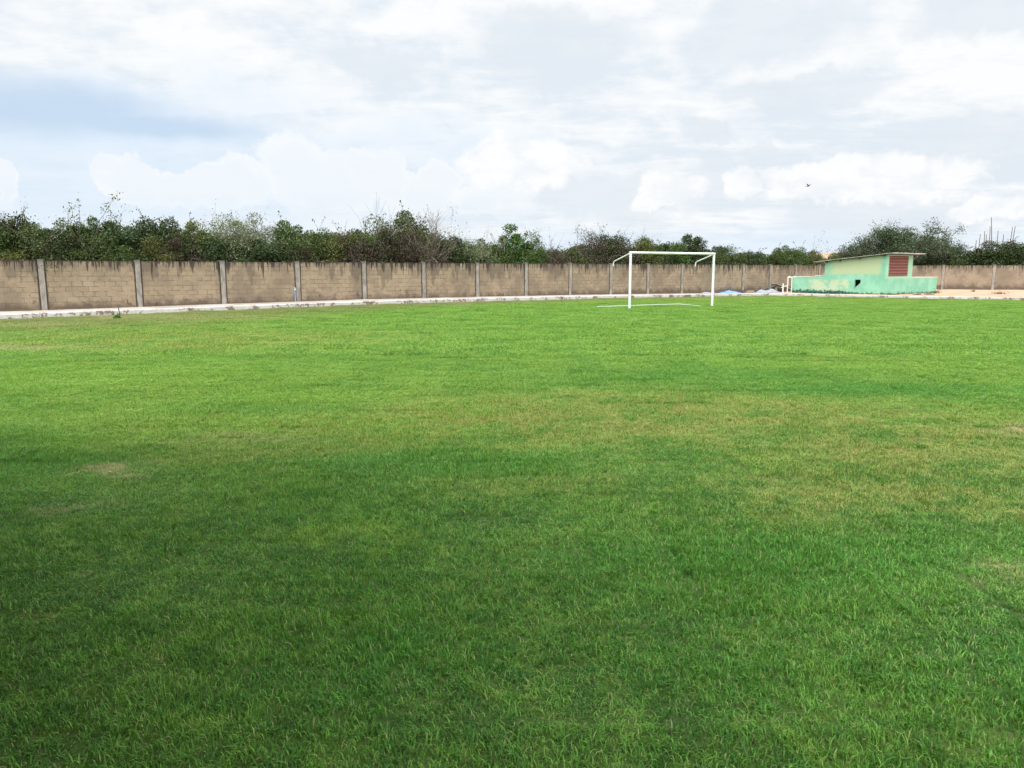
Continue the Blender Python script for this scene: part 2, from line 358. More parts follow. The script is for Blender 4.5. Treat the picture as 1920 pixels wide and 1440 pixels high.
for size, x0, x1, y0, y1, k0, k1 in ((.5, -13, 13, .6, 15.1, 1, 4), (1.0, -42, 42, 15.1, 60, 5, 7)):
    for y in np.arange(y0 + size / 2, y1, size):
        for x in np.arange(x0 + size / 2, x1, size):
            if abs(x) > y * .80 + 4 or not in_lawn(x, y, size * .52): continue
            hs = .92 + .30 * math.sin(x * 1.9 + 2 * math.sin(y * .9)) * math.sin(y * 1.6 + 1.5 * math.sin(x * .7)) + random.uniform(-.07, .07)
            hs *= .45 + .55 * float(sstep(2.2, 7.5, sq(x, y)[1]))
            hs *= 1 - .5 * patch_amt(x, y, BARE); hs *= 1 + .12 * patch_amt(x, y, LUSH)
            pts.append((x + random.uniform(-.02, .02), y + random.uniform(-.02, .02), float(T(x, y) + lump(x, y))))
            prot.append(random.randrange(4) * math.pi / 2); pscl.append(hs); pkind.append(random.randint(k0, k1))
pts = np.array(pts, np.float32)
V = np.concatenate(Vs + [pts]); F = np.concatenate(Fs); npnt = len(pts)
gme = mesh_from('grass', V, F, [M_blade], attr={'rnd': np.r_[np.concatenate(rd), np.zeros(npnt)], 'hgt': np.r_[np.concatenate(hg), np.zeros(npnt)],
      'tile': np.r_[np.concatenate(kd), np.zeros(npnt)], 'pick': np.r_[np.zeros(off), pkind], 'rot': np.r_[np.zeros(off), prot], 'scl': np.r_[np.zeros(off), pscl]})
grass = tag(link('grass', gme), 'mown green grass blades covering the whole field', 'grass', kind='stuff')
ng = bpy.data.node_groups.new('grass_tiles', 'GeometryNodeTree')
ng.interface.new_socket('Geometry', in_out='INPUT', socket_type='NodeSocketGeometry'); ng.interface.new_socket('Geometry', in_out='OUTPUT', socket_type='NodeSocketGeometry')
G = NT(ng); gi = G.node('NodeGroupInput'); go = G.node('NodeGroupOutput'); jn = G.node('GeometryNodeJoinGeometry')
def named(n):
    a = G.node('GeometryNodeInputNamedAttribute', data_type='FLOAT'); a.inputs['Name'].default_value = n; return a.outputs['Attribute']
def cmp_eq(a, val):
    c = G.node('FunctionNodeCompare', data_type='FLOAT', operation='EQUAL'); G.put(c.inputs[0], a); c.inputs[1].default_value = val; c.inputs['Epsilon'].default_value = .1; return c.outputs[0]
for k in range(1, 8):
    s1 = G.node('GeometryNodeSeparateGeometry', domain='POINT'); G.l.new(gi.outputs[0], s1.inputs[0]); G.l.new(cmp_eq(named('tile'), k), s1.inputs['Selection'])
    s2 = G.node('GeometryNodeSeparateGeometry', domain='POINT'); G.l.new(gi.outputs[0], s2.inputs[0]); G.l.new(cmp_eq(named('pick'), k), s2.inputs['Selection'])
    ip = G.node('GeometryNodeInstanceOnPoints'); G.l.new(s2.outputs[0], ip.inputs['Points']); G.l.new(s1.outputs[0], ip.inputs['Instance'])
    cr = G.node('ShaderNodeCombineXYZ'); G.l.new(named('rot'), cr.inputs[2])
    e2r = G.node('FunctionNodeEulerToRotation'); G.l.new(cr.outputs[0], e2r.inputs[0]); G.l.new(e2r.outputs[0], ip.inputs['Rotation'])
    cs = G.node('ShaderNodeCombineXYZ'); cs.inputs[0].default_value = 1.03; cs.inputs[1].default_value = 1.03; G.l.new(named('scl'), cs.inputs[2]); G.l.new(cs.outputs[0], ip.inputs['Scale'])
    G.l.new(ip.outputs[0], jn.inputs[0])
G.l.new(jn.outputs[0], go.inputs[0])
gm = grass.modifiers.new('tiles', 'NODES'); gm.node_group = ng

# ------------------------------------------------------------------ pavement, kerb, sand
def conc(t, b):
    p = worldco(t); n = t.noise(p, 1.2, 5, .65); n2 = t.noise(p, 9, 4, .6)
    bump(t, b, n2, .4, .01)
    c = t.mix(t.mr(n, .35, .65), (.30, .26, .225), (.39, .35, .31))
    c = t.mix(t.mr(t.noise(p, .45, 4, .7), .5, .62, 0, .6), c, (.22, .17, .125))
    return t.mix(t.mr(n2, .54, .68, 0, .6), c, (.24, .19, .14))
M_pave = mat('pavement_concrete', (.5, .45, .4), .9, .2, conc)
def whitewash(t, b):
    p = worldco(t); n = t.noise(p, 1.6, 5, .7); n2 = t.noise(p, 11, 4, .65)
    bump(t, b, n2, .5, .01)
    c = t.mix(t.mr(n2, .3, .7), (.44, .42, .385), (.58, .56, .53))
    return t.mix(t.mr(t.m('ADD', t.m('MULTIPLY', n, .6), t.m('MULTIPLY', n2, .4)), .50, .56), c, (.17, .135, .105))
M_kerb = mat('whitewashed_kerb', (.7, .68, .64), .85, .2, whitewash)
def strip(pathA, pathB, z):            # quads between two polylines at the same stations
    V = [(*a, z(*a)) for a in pathA] + [(*b, z(*b)) for b in pathB]; n = len(pathA)
    return V, [(i, i + 1, n + i + 1, n + i) for i in range(n - 1)]
ss = np.arange(-9, 18.01, .25) * WL
A_ = [W0 + WD * s + WN * KQ * .93 for s in ss]; B_ = [W0 + WD * s - WN * .05 for s in ss]
V, F = strip(A_, B_, lambda x, y: float(T(x, y)) + .142)
tag(link('pavement', mesh_from('pavement', V, F, [M_pave])), kind='structure')
def kerb_line(pts, wid, h):
    mb = MB(); n = len(pts)
    pts = [np.array(p) for p in pts]; sec = []
    for i, p in enumerate(pts):
        d = pts[min(i + 1, n - 1)] - pts[max(i - 1, 0)]; d /= np.linalg.norm(d); nn = np.array([d[1], -d[0]])   # to the lawn
        zt = float(T(*p)) + h + random.uniform(-.012, .008); e = random.uniform(-.012, .012)
        sec.append([(*(p + nn * e), zt - h - .06), (*(p + nn * e), zt - .02), (*(p - nn * .02), zt), (*(p - nn * wid), zt), (*(p - nn * wid), zt - h - .06)])
    V = [q for s in sec for q in s]
    F = [(i * 5 + j, (i + 1) * 5 + j, (i + 1) * 5 + j + 1, i * 5 + j + 1) for i in range(n - 1) for j in range(4)]
    mb.add(V, F + [(0, 1, 2, 3, 4), tuple((n - 1) * 5 + j for j in (4, 3, 2, 1, 0))]); return mb
kp = [W0 + WD * s + WN * KQ for s in np.arange(-9 * WL, 12.35 * WL, .35)]
c0 = W0 + WD * 12.4 * WL + WN * KQ; c1 = KC + KD * 2.2            # rounded corner
for t in np.linspace(0, 1, 9): kp.append((1 - t) ** 2 * c0 + 2 * t * (1 - t) * KC + t * t * c1)
kp += [KC + KD * s for s in np.arange(2.55, 30, .35)]
tag(kerb_line(kp, .19, .15).build('kerb', M_kerb), kind='structure')
def sandm(t, b):
    p = worldco(t); n = t.noise(p, .8, 5, .6); n2 = t.noise(p, 6, 4, .6)
    bump(t, b, n2, .6, .03)
    c = t.mix(t.mr(n, .35, .65), (.35, .215, .145), (.42, .28, .19))
    return t.mix(t.mr(n2, .60, .74, 0, .7), c, (.36, .28, .15))
M_sand = mat('sand', (.6, .42, .28), .95, .1, sandm)
nu, nv = 70, 24
far_pts = [W0 + WD * s + WN * KQ * .9 for s in np.linspace(13 * WL, 17.4 * WL, 30)] + [WC + BD * s - np.array([-BD[1], BD[0]]) * .0 for s in np.linspace(2, 28, 40)]
V = []
for i in range(nu):
    a = KC + KD * (30 * i / (nu - 1)) - KN * .1; b_ = far_pts[i]
    for j in range(nv):
        f = j / (nv - 1); p = a * (1 - f) + b_ * f
        z = float(T(*p)) + .135 + sstep(0, .12, f) * (.03 + .05 * float(sstep(.3, .6, i / nu))) + .02 * math.sin(p[0] * 1.7 + p[1]) * math.sin(p[1] * 1.3) * min(1, f * 8)
        V.append((*p, z))
F = [(i * nv + j, (i + 1) * nv + j, (i + 1) * nv + j + 1, i * nv + j + 1) for i in range(nu - 1) for j in range(nv - 1)]
tag(link('sand', mesh_from('sand', V, F, [M_sand], smooth=True)), kind='structure')
# distant dune showing over the scrub
xs = np.linspace(60, 150, 40); ys = np.linspace(150, 230, 24)
V, F = grid_sheet(xs, ys, lambda X, Y: -.3 + 5.6 * np.exp(-((X - 74) / 13) ** 2 - ((Y - 180) / 16) ** 2) + 5.0 * np.exp(-((X - 105) / 20) ** 2 - ((Y - 195) / 20) ** 2) + .25 * np.sin(X * .6) * np.sin(Y * .5))
tag(link('sand_dune', mesh_from('sand_dune', V, F, [M_sand], smooth=True)), kind='structure')

# ------------------------------------------------------------------ boundary walls
ZT = 2.08
def wall_mat(name, vert, ctint, streak=1.0, joint=1.0, bay=None):
    def fn(t, b):
        p = objco(t); x, y, z = t.sep(p)[:]
        nw = t.noise(p, 3.0, 3, .5)
        br = t.node('ShaderNodeTexBrick'); br.offset = .5
        t.put(br.inputs['Vector'], t.comb(t.m('ADD', x, t.m('ADD', t.m('MULTIPLY', nw, .12), t.m('MULTIPLY', t.m('SNAP', t.node('ShaderNodeObjectInfo').outputs['Random'], .05), 3.0))), t.m('ADD', z, t.m('MULTIPLY', t.noise(p, 1.1, 2), .03)), 0))
        br.inputs['Scale'].default_value = 1; br.inputs['Brick Width'].default_value = .40; br.inputs['Row Height'].default_value = .205
        br.inputs['Mortar Size'].default_value = .014; br.inputs['Mortar Smooth'].default_value = .3; br.inputs['Bias'].default_value = 0
        c1, c2 = ctint
        t.put(br.inputs['Color1'], c1); t.put(br.inputs['Color2'], c2); t.put(br.inputs['Mortar'], c1)
        n1 = t.noise(p, 5.0, 5, .65); n2 = t.noise(p, .9, 4, .6); n5 = t.noise(p, 26, 3, .6)
        c = t.mix(t.mr(n1, .35, .65, 0, .55), br.outputs['Color'], (.36, .28, .19))
        c = t.mix(t.mr(n5, .3, .7, 0, .25), c, (.22, .17, .12))
        jm = t.m('MULTIPLY', br.outputs['Fac'], t.mr(t.noise(p, 2.6, 3, .6), .42, .56, .06, .72 * joint))
        c = t.mix(jm, c, (.10, .072, .05))
        # mould: streaks running down from the top, dirt splashed up from the foot
        sv = t.comb(t.m('MULTIPLY', x, 6.5), y, t.m('MULTIPLY', z, 1.0))
        st = t.noise(sv, 1.0, 4, .7); st2 = t.noise(t.comb(t.m('MULTIPLY', x, 1.1), y, t.m('MULTIPLY', z, .3)), 1.0, 3, .6)
        ri = t.node('ShaderNodeObjectInfo').outputs['Random']; ro = t.m('MULTIPLY', ri, 60.0)
        def drips(fx, lmax, thr, seed, wob):
            nn = t.noise(t.comb(t.m('ADD', t.m('MULTIPLY', x, fx), t.m('MULTIPLY', n1, wob)), t.m('ADD', ro, seed), t.m('MULTIPLY', z, .35)), 1.0, 3, .6)
            ln = t.m('MULTIPLY', t.mr(nn, thr, .78, 0, 1, False), lmax)
            return t.mr(t.m('SUBTRACT', z, t.m('SUBTRACT', ZT, ln)), -.10, .10)
        low_n = t.noise(t.comb(t.m('MULTIPLY', x, .8), ro, t.m('MULTIPLY', z, .8)), 1.0, 3, .6)
        c = t.mix(t.mr(low_n, .42, .62, 0, .62), c, (.175, .137, .10))
        c = t.mix(t.mr(low_n, .46, .30, 0, .4), c, (.37, .285, .185))
        c = t.mix(t.m('MULTIPLY', drips(1.7, 1.5, .42, 3.0, .5), .50 * streak), c, (.10, .08, .062))
        c = t.mix(t.m('MULTIPLY', drips(7.0, .85, .47, 9.0, .4), .85 * streak), c, (.040, .032, .027))
        c = t.mix(t.m('MULTIPLY', drips(15.0, 1.1, .56, 17.0, .6), .9 * streak), c, (.020, .017, .015))
        st = t.noise(t.comb(t.m('MULTIPLY', x, 6.5), ro, z), 1.0, 3, .7)
        blot = t.m('MULTIPLY', t.mr(t.noise(t.comb(t.m('MULTIPLY', x, 2.6), ro, t.m('MULTIPLY', z, 1.3)), 1.0, 3, .7), .60, .70), t.mr(z, .9, .3, 0, .85))
        c = t.mix(blot, c, (.075, .055, .045))
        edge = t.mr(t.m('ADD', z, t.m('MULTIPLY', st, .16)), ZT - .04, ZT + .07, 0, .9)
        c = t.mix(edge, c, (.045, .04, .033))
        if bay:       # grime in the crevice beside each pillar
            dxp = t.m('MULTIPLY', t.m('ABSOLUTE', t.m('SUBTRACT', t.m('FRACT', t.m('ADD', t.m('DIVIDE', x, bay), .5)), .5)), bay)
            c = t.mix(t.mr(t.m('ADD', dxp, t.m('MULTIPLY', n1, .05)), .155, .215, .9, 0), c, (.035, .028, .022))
        foot = t.mr(t.m('ADD', z, t.m('MULTIPLY', t.noise(p, 2.2, 4, .7), -1.0)), -.36, .02, .85, 0)
        c = t.mix(foot, c, (.105, .078, .058))
        bump(t, b, t.m('SUBTRACT', n5, t.m('MULTIPLY', br.outputs['Fac'], 1.2)), .5, .012)
        return c
    return mat(name, (.3, .25, .2), .93, .15, fn)
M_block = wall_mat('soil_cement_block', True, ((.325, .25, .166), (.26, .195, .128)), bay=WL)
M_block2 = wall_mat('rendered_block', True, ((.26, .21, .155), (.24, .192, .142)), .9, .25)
def pillm(t, b):
    p = objco(t); x, y, z = t.sep(p)[:]
    n = t.noise(t.comb(t.m('MULTIPLY', x, 3), y, z), 2.2, 5, .65); n2 = t.noise(p, 18, 3)
    bump(t, b, n2, .5, .01)
    c = t.mix(t.mr(n, .35, .65), (.20, .175, .145), (.34, .31, .265))
    return t.mix(t.mr(t.m('ADD', z, t.m('MULTIPLY', n, .5)), ZT, ZT + .35, 0, .8), c, (.05, .045, .037))
M_pill = mat('old_concrete_pillar', (.3, .28, .25), .9, .2, pillm)

def build_wall(root, L, stations, m_panel, pw=.20, sinvar=0):
    """local x along the wall, -y towards the field, z up (world heights)"""
    for i in range(len(stations) - 1):
        a, b = stations[i] + pw / 2 + .012, stations[i + 1] - pw / 2 - .012
        mb = MB(); n = 9; top = [ZT - .035 + random.uniform(-.018, .012) for _ in range(n + 1)]
        xs = np.linspace(a, b, n + 1)
        V = []
        for k in range(n + 1):
            V += [(xs[k], .0, -.5), (xs[k], .0, top[k]), (xs[k], .13, top[k]), (xs[k], .13, -.5)]
        F = [(4 * k + j, 4 * (k + 1) + j, 4 * (k + 1) + (j + 1) % 4, 4 * k + (j + 1) % 4) for k in range(n) for j in range(4)]
        F += [(0, 1, 2, 3), tuple(4 * n + j for j in (3, 2, 1, 0))]
        mb.add(V, F); mb.build('block_panel', m_panel, root)
    for s in stations:
        mb = MB(); e = random.uniform(-.01, .02)
        mb.box((s - pw / 2, -.045 + e * .5, -.5), (s + pw / 2, .16, ZT + e)); mb.build('pillar', M_pill, root, bevel=.008)
wang = math.atan2(WD[1], WD[0])
side = thing('boundary_wall', 'long stained tan block wall with grey pillars running along the left side', 'wall', (*W0, 0), wang)
build_wall(side, 0, [k * WL for k in range(-8, 19)], M_block)
bang = math.atan2(BD[1], BD[0])
back = thing('boundary_wall', 'smoother grey brown wall behind the green pump house and sand strip', 'wall', (*WC, 0), bang)
bst = [.28, 2.6, 6.22, 9.87, 13.5, 17.1, 20.7, 24.3, 27.9, 31.5]
build_wall(back, 0, bst, M_block2)

# ------------------------------------------------------------------ goal and loose frame
def paint(name, col, dirty=(.35, .3, .25), amt=.5, rough=.45):
    def fn(t, b):
        p = objco(t); n = t.noise(p, 4, 5, .7); n2 = t.noise(p, 30, 3)
        bump(t, b, n2, .15, .003)
        return t.mix(t.mr(n, .52, .75, 0, amt), col, dirty)
    return mat(name, col, rough, .4, fn)
M_white = paint('white_goal_paint', (.70, .70, .67), (.36, .31, .24), .6)
GL = np.array([4.98, 32.3]); GR = np.array([9.12, 34.75]); gv = GR - GL; gw = float(np.linalg.norm(gv)); gang = math.atan2(gv[1], gv[0])
gz = float(T(*GL)); goal = thing('goal', 'white painted football goal frame without a net', 'goal', (*GL, gz), gang)
GH = 2.39 - gz
for nm, x in (('post', 0), ('post', gw)):
    mb = MB(); zb = -.08 if x == 0 else float(T(*GR)) - gz - .05
    mb.tube([(x, 0, zb), (x, 0, GH - .03)], .054, 14); mb.build(nm, M_white, goal, smooth=False)
mb = MB(); mb.tube([(-.05, 0, GH), (gw + .05, 0, GH)], .052, 14); mb.build('crossbar', M_white, goal)
for x in (0, gw):
    mb = MB(); mb.tube([(x, .03, GH - .02), (x, .6, GH - .20), (x, 1.05, GH - .335), (x, 1.13, GH - .38), (x, 1.16, GH - .55)], .028, 10); mb.build('net_arm', M_white, goal)
F1, F2, F3 = np.array([3.7, 33.2]), np.array([7.95, 36.3]), np.array([8.6, 34.75])
fr = MB(); zz = [float(T(*p)) + .05 for p in (F1, F2, F3)]
fr.tube([(*F1, zz[0] - .0), (*((F1 + F2) / 2), (zz[0] + zz[1]) / 2), (*F2, zz[1])], .018, 8)
fr.tube([(*F2, zz[1]), (*F3, zz[2] - .03)], .017, 8)
tag(fr.build('pipe_frame', paint('worn_white_paint', (.55, .56, .48), (.25, .28, .15), .7)), 'white pipe frame lying bent on the grass behind the goal', 'pipe frame')

# ------------------------------------------------------------------ green pump house
B0 = np.array([24.95, 51.0]); U1 = np.array([math.cos(R(128)), math.sin(R(128))]); U2 = np.array([math.cos(R(38)), math.sin(R(38))])
hang = R(38)                           # local x = U2, local y = U1 ; (0,0) = near corner
def greenm(name, patchy):
    def fn(t, b):
        p = objco(t); x, y, z = t.sep(p)[:]
        n = t.noise(p, 1.3, 5, .6); n2 = t.noise(p, 5, 5, .7); n3 = t.noise(p, 22, 3)
        bump(t, b, n3, .35, .01)
        g1 = t.mix(t.mr(n, .35, .65), (.20, .45, .305), (.265, .53, .37))
        yel = (.42, .49, .29)
        if patchy == 'upper':        # pale yellow-green field with a green border
            my = t.m('MULTIPLY', t.mr(t.m('ADD', y, t.m('MULTIPLY', n, .3)), .35, .8), t.mr(t.m('ADD', y, t.m('MULTIPLY', n, -.3)), 4.3, 3.4))
            zz_ = t.m('ADD', z, t.m('MULTIPLY', t.m('SUBTRACT', n2, .5), .25))
            f = t.m('MULTIPLY', my, t.mr(zz_, 1.24, 1.50))
            f = t.m('MULTIPLY', f, t.mr(t.m('SUBTRACT', t.m('ADD', z, t.m('MULTIPLY', y, .105)), 0), 2.72, 2.45))
            return t.mix(f, g1, yel)
        if patchy == 'lower':
            f = t.m('MULTIPLY', t.mr(t.m('ADD', y, t.m('MULTIPLY', n2, .3)), 2.72, 2.82), t.mr(y, 6.4, 5.0))
            f = t.m('MULTIPLY', f, t.mr(t.m('ADD', t.m('MULTIPLY', n2, .7), t.m('MULTIPLY', n, .3)), .46, .51))
            f = t.m('MULTIPLY', f, t.mr(z, .10, .35, .4, 1))
            f = t.m('MULTIPLY', f, t.mr(t.m('ADD', z, t.m('MULTIPLY', n2, .3)), 1.22, 1.05))
            c = t.mix(f, g1, (.46, .51, .34))
            foot = t.m('ADD', z, t.m('MULTIPLY', n2, -.9))
            c = t.mix(t.mr(t.m('ADD', t.m('MULTIPLY', foot, 1.0), t.mr(y, 3.0, 2.2, 0, .12)), -.20, -.27), c, (.02, .07, .05))
            return t.mix(t.mr(t.m('ADD', n2, t.m('MULTIPLY', z, -.25)), .52, .60, 0, .7), c, (.12, .36, .25))
        c = t.mix(t.mr(z, 1.0, 1.12, 0, .4), g1, (.45, .60, .42))
        foot = t.m('ADD', z, t.m('MULTIPLY', n2, -.7))
        return t.mix(t.mr(foot, -.18, -.30), c, (.06, .12, .08))
    return mat(name, (.3, .6, .4), .85, .2, fn)
M_gu = greenm('green_paint_upper', 'upper'); M_gl = greenm('green_paint_lower', 'lower'); M_g = greenm('green_paint_plain', '')
M_rim = paint('pale_rim', (.62, .66, .55), (.3, .3, .25), .7, .8)
M_dark = mat('dark_inside', (.015, .02, .017), .95)
M_clay = paint('red_clay', (.17, .040, .030), (.08, .025, .02), .6, .8)
M_clay_lit = paint('lit_clay', (.46, .25, .20), (.25, .10, .08), .6, .8)  # paler clay, paints the fins as lit block edges
hb = thing('pump_house', 'small green pump house with lean-to roof and low side walls', 'building', (*B0, 0), hang)
WLn, LH = 4.44, 3.54       # house: length along y (U1), width along x (U2)
HR, TH = 2.66, .14
def rz_(y): return HR - .098 * y                       # underside of the roof
ZB = -.25; ZL = 1.12
# left long wall: lower band (patchy) with the broken opening, upper band up to the rake
oy0, oy1, oz0, oz1 = 1.78, 2.08, .28, 1.0
mb = MB()
mb.box((0, TH, ZB), (TH, oy0, ZL)); mb.box((0, oy0, ZB), (TH, oy1 + .12, oz0 - .2)); mb.box((0, oy0, oz1), (TH, oy1 + .12, ZL)); mb.box((0, oy1 + .12, ZB), (TH, 7.0, ZL))
lw = mb.build('wall', M_gl, hb)
mb = MB(); mb.add([(-.004, oy0, .1), (-.004, oy1 + .12, oz1), (-.004, oy0 - .0, .02), (.1, oy0, .1), (.1, oy1 + .12, oz1)], [])
# broken, tapering edge of the opening
mb = MB(); P5 = [(oy1 + .122, oz1 + .0), (oy1 + .122, .08), (oy0, .08), (oy0 + .02, .2), (oy0 + .07, .45), (oy0 + .16, .62), (oy0 + .22, .78)]
P5 = [(oy0, oz0 - .2), (oy1 + .12, oz0 - .2), (oy1 + .12, .30), (oy1 + .02, .52), (oy1 - .10, .60), (oy0 + .05, .74), (oy0, .80)]
k = len(P5); mb.add([(.004, a, c) for a, c in P5] + [(TH - .004, a, c) for a, c in P5], [tuple(range(k)), tuple(range(k, 2 * k))[::-1]] + [(i, k + i, k + (i + 1) % k, (i + 1) % k) for i in range(k)])
P6 = None
mb.build('broken_edge', M_gl, hb)
mb = MB(); mb.add([(0, TH, ZL), (TH, TH, ZL), (TH, WLn, ZL), (0, WLn, ZL), (0, TH, rz_(TH)), (TH, TH, rz_(TH)), (TH, WLn, rz_(WLn)), (0, WLn, rz_(WLn))],
       [(0, 3, 2, 1), (4, 5, 6, 7), (0, 1, 5, 4), (1, 2, 6, 5), (2, 3, 7, 6), (3, 0, 4, 7)])
mb.build('wall', M_gu, hb)
# front (high) wall with brick grille; the far part is the low wall
wx0, wx1, wz0 = .17, 2.90, 1.23
mb = MB(); mb.box((0, 0, ZB), (7.5, TH, ZL)); mb.box((0, 0, ZL), (LH, TH, wz0)); mb.box((0, 0, wz0), (wx0, TH, HR)); mb.box((wx1, 0, wz0), (LH, TH, HR)); mb.box((wx0, 0, HR - .07), (wx1, TH, HR))
mb.build('wall', M_g, hb)
mb = MB()                                              # remaining walls
mb.add([(LH - TH, TH, ZB), (LH, TH, ZB), (LH, WLn, ZB), (LH - TH, WLn, ZB), (LH - TH, TH, rz_(TH)), (LH, TH, rz_(TH)), (LH, WLn, rz_(WLn)), (LH - TH, WLn, rz_(WLn))],
       [(0, 3, 2, 1), (4, 5, 6, 7), (0, 1, 5, 4), (1, 2, 6, 5), (2, 3, 7, 6), (3, 0, 4, 7)])
mb.box((TH, WLn - TH, ZB), (LH - TH, WLn - .003, rz_(WLn) - .002))
mb.box((7.5 - TH, TH, ZB), (7.5, 3.0, ZL)); mb.box((LH, 3.0 - TH, ZB), (7.5 - TH, 2.997, ZL))
mb.box((TH, 7.0 - TH, ZB), (3.0, 6.997, ZL + .03)); mb.box((3.0 - TH, WLn, ZB), (3.0, 7.0 - TH, ZL + .09))
mb.build('wall', M_g, hb)
mb = MB(); mb.box((-.02, WLn + .002, ZL), (TH + .02, 7.02, ZL + .03)); mb.build('wall_cap', M_rim, hb, bevel=.006)
mb = MB(); mb.box((TH + .02, 6.84, ZL + .03), (3.02, 7.02, ZL + .075)); mb.box((2.84, WLn + .01, ZL + .09), (3.02, 6.84, ZL + .14))
mb.build('wall_cap', M_rim, hb, bevel=.006); mb = MB()
mb.box((LH + .003, -.02, ZL), (7.52, TH + .02, ZL + .035)); mb.box((7.34, TH + .02, ZL), (7.52, 3.0, ZL + .035))
mb.build('wall_cap', M_rim, hb, bevel=.006)
# clay screen: courses of hollow blocks with slanting fins
gr = MB(); fins = MB(); nr, nc = 7, 12; hz = (HR - .07 - wz0) / nr; wc = (wx1 - wx0) / nc
for i in range(nr + 1):
    z = wz0 + i * hz; gr.box((wx0, .012, max(z - .045, wz0)), (wx1, TH - .012, min(z + .045, HR - .071)))
fr_ = []
for i in range(nr):
    z = wz0 + i * hz; fins = MB(); fr_.append(fins)
    for j in range(nc):
        x = wx0 + (j + .5) * wc
        fins.add([(x - .030, .004, z + .045), (x + .02, .004, z + .045), (x + .030, .004, z + hz - .05), (x - .02, .004, z + hz - .05),
                  (x - .030, TH - .02, z + .045), (x + .02, TH - .02, z + .045), (x + .030, TH - .02, z + hz - .05), (x - .02, TH - .02, z + hz - .05)],
                 [(0, 1, 2, 3), (7, 6, 5, 4), (0, 4, 5, 1), (1, 5, 6, 2), (2, 6, 7, 3), (3, 7, 4, 0)])
g1 = gr.build('clay_grille', M_clay, hb)
for f_ in fr_: f_.build('fin_row', M_clay_lit, g1)
mb = MB(); mb.box((wx0, TH + .25, wz0 - .1), (wx1, TH + .27, HR - .1)); mb.build('dark_backing', M_clay, hb)  # dark red panel standing in for the shaded inside behind the grille
mb = MB(); mb.box((.75, 1.2, .0), (.78, 2.8, 1.1)); mb.build('dark_backing', paint('deep_green_inside', (.03, .10, .065)), hb)  # dark green panel standing in for shade inside the broken opening
# corrugated roof (waves run down the slope, seen along the high eave)
def rooff(t, b):
    p = objco(t); n = t.noise(p, 2.5, 5, .7)
    return t.mix(t.mr(n, .4, .65), (.50, .49, .46), (.30, .29, .27))
M_roof = mat('fibre_cement_sheet', (.5, .47, .4), .9, .2, rooff)
xs = np.arange(-.28, 4.62, .0295); ys = np.linspace(-.38, WLn + .78, 8); V = []
for side_ in (0, 1):
    for y in ys:
        for x in xs:
            V.append((x, y, HR - .098 * y + .075 + .024 * math.sin(2 * math.pi * x / .177) - (.012 if side_ else 0)))
nx, ny = len(xs), len(ys); N = nx * ny; F = []
for j in range(ny - 1):
    for i in range(nx - 1):
        a = j * nx + i; F.append((a, a + 1, a + nx + 1, a + nx)); F.append((N + a + nx, N + a + nx + 1, N + a + 1, N + a))
for i in range(nx - 1): F.append((N + i, N + i + 1, i + 1, i)); a = (ny - 1) * nx + i; F.append((a, a + 1, N + a + 1, N + a))
for j in range(ny - 1): a = j * nx; F.append((a, a + nx, N + a + nx, N + a)); a += nx - 1; F.append((N + a, N + a + nx, a + nx, a))
rf = link('roof', mesh_from('roof', V, F, [M_roof]), hb)
M_beam = mat('dark_timber', (.07, .05, .04), .9)
for y in (.25, 1.9, 3.3, 4.3):
    mb = MB(); z = rz_(y); mb.box((-.2, y - .05, z - .07), (LH + .95, y + .05, z + .046)); mb.build('rafter', M_beam, rf)
mb = MB(); mb.box((LH + 1.15, .0, ZL), (LH + 1.22, .07, rz_(0) - .08)); 
# pipework by the left end
M_pvc = paint('white_pipe', (.72, .71, .66), (.4, .36, .3), .4, .5)
pA = B0 + U1 * 7.03
def hp(x, y): return tuple(B0 + U2 * x + U1 * y)
mb = MB(); a = hp(-.03, 7.18); b_ = hp(-.10, 6.93)
mb.tube([(*hp(-.1, 7.25), -.1), (*hp(-.1, 7.25), 1.14), (*hp(.1, 7.22), 1.18)], .035, 8)
mb.tube([(*hp(-.09, 6.93), -.1), (*hp(-.09, 6.93), 1.10)], .03, 8)
mb.tube([(*hp(-.09, 6.90), 1.12), (*hp(-.1, 7.27), 1.12)], .03, 8)
mb.tube([(*hp(-.1, 7.28), .50), (*hp(-.1, 7.55), .44), (*hp(-.12, 7.75), .36)], .03, 8)
tag(mb.build('water_pipe', M_pvc), 'white water pipes rising beside the left end of the green wall', 'pipe')
mb = MB(); q = np.array([ray(1470, 55.3), 55.3]); mb.tube([(*q, -.1), (*q, .68)], .045, 8); mb.box((q[0] - .05, q[1] - .05, .68), (q[0] + .05, q[1] + .05, .70))
tag(mb.build('marker_post', M_pvc, bevel=.004), 'short white post standing on the pavement near the green wall', 'post')

# ------------------------------------------------------------------ small things along the wall
def wp(n, q): return W0 + WD * WL * n + WN * q
def onp(p): return float(T(*p)) + .145
M_bluep = paint('blue_pipe', (.18, .36, .60), (.45, .45, .45), .4, .45)
p = wp(2.94, .13); z = onp(p)
rs = thing('standpipe', 'blue plastic standpipe with a small tap on a wall pillar', 'water pipe', (*p, z), wang)
mb = MB(); mb.tube([(0, 0, -.02), (0, 0, .50), (-.02, .03, .56)], .022, 8); mb.build('pipe', M_bluep, rs)
mb = MB(); mb.tube([(-.02, .02, .56), (-.02, -.05, .60), (-.02, -.12, .59), (-.02, -.13, .54)], .016, 8); mb.tube([(-.02, -.04, .60), (-.02, -.04, .66)], .008, 6); mb.box((-.055, -.05, .655), (.015, -.03, .67)); mb.build('tap', M_pvc, rs)
M_rust = paint('rusty_iron', (.07, .045, .035), (.16, .07, .04), .7, .8)
p = np.array([ray(217, 26.6), 26.6]); z = float(T(*p))
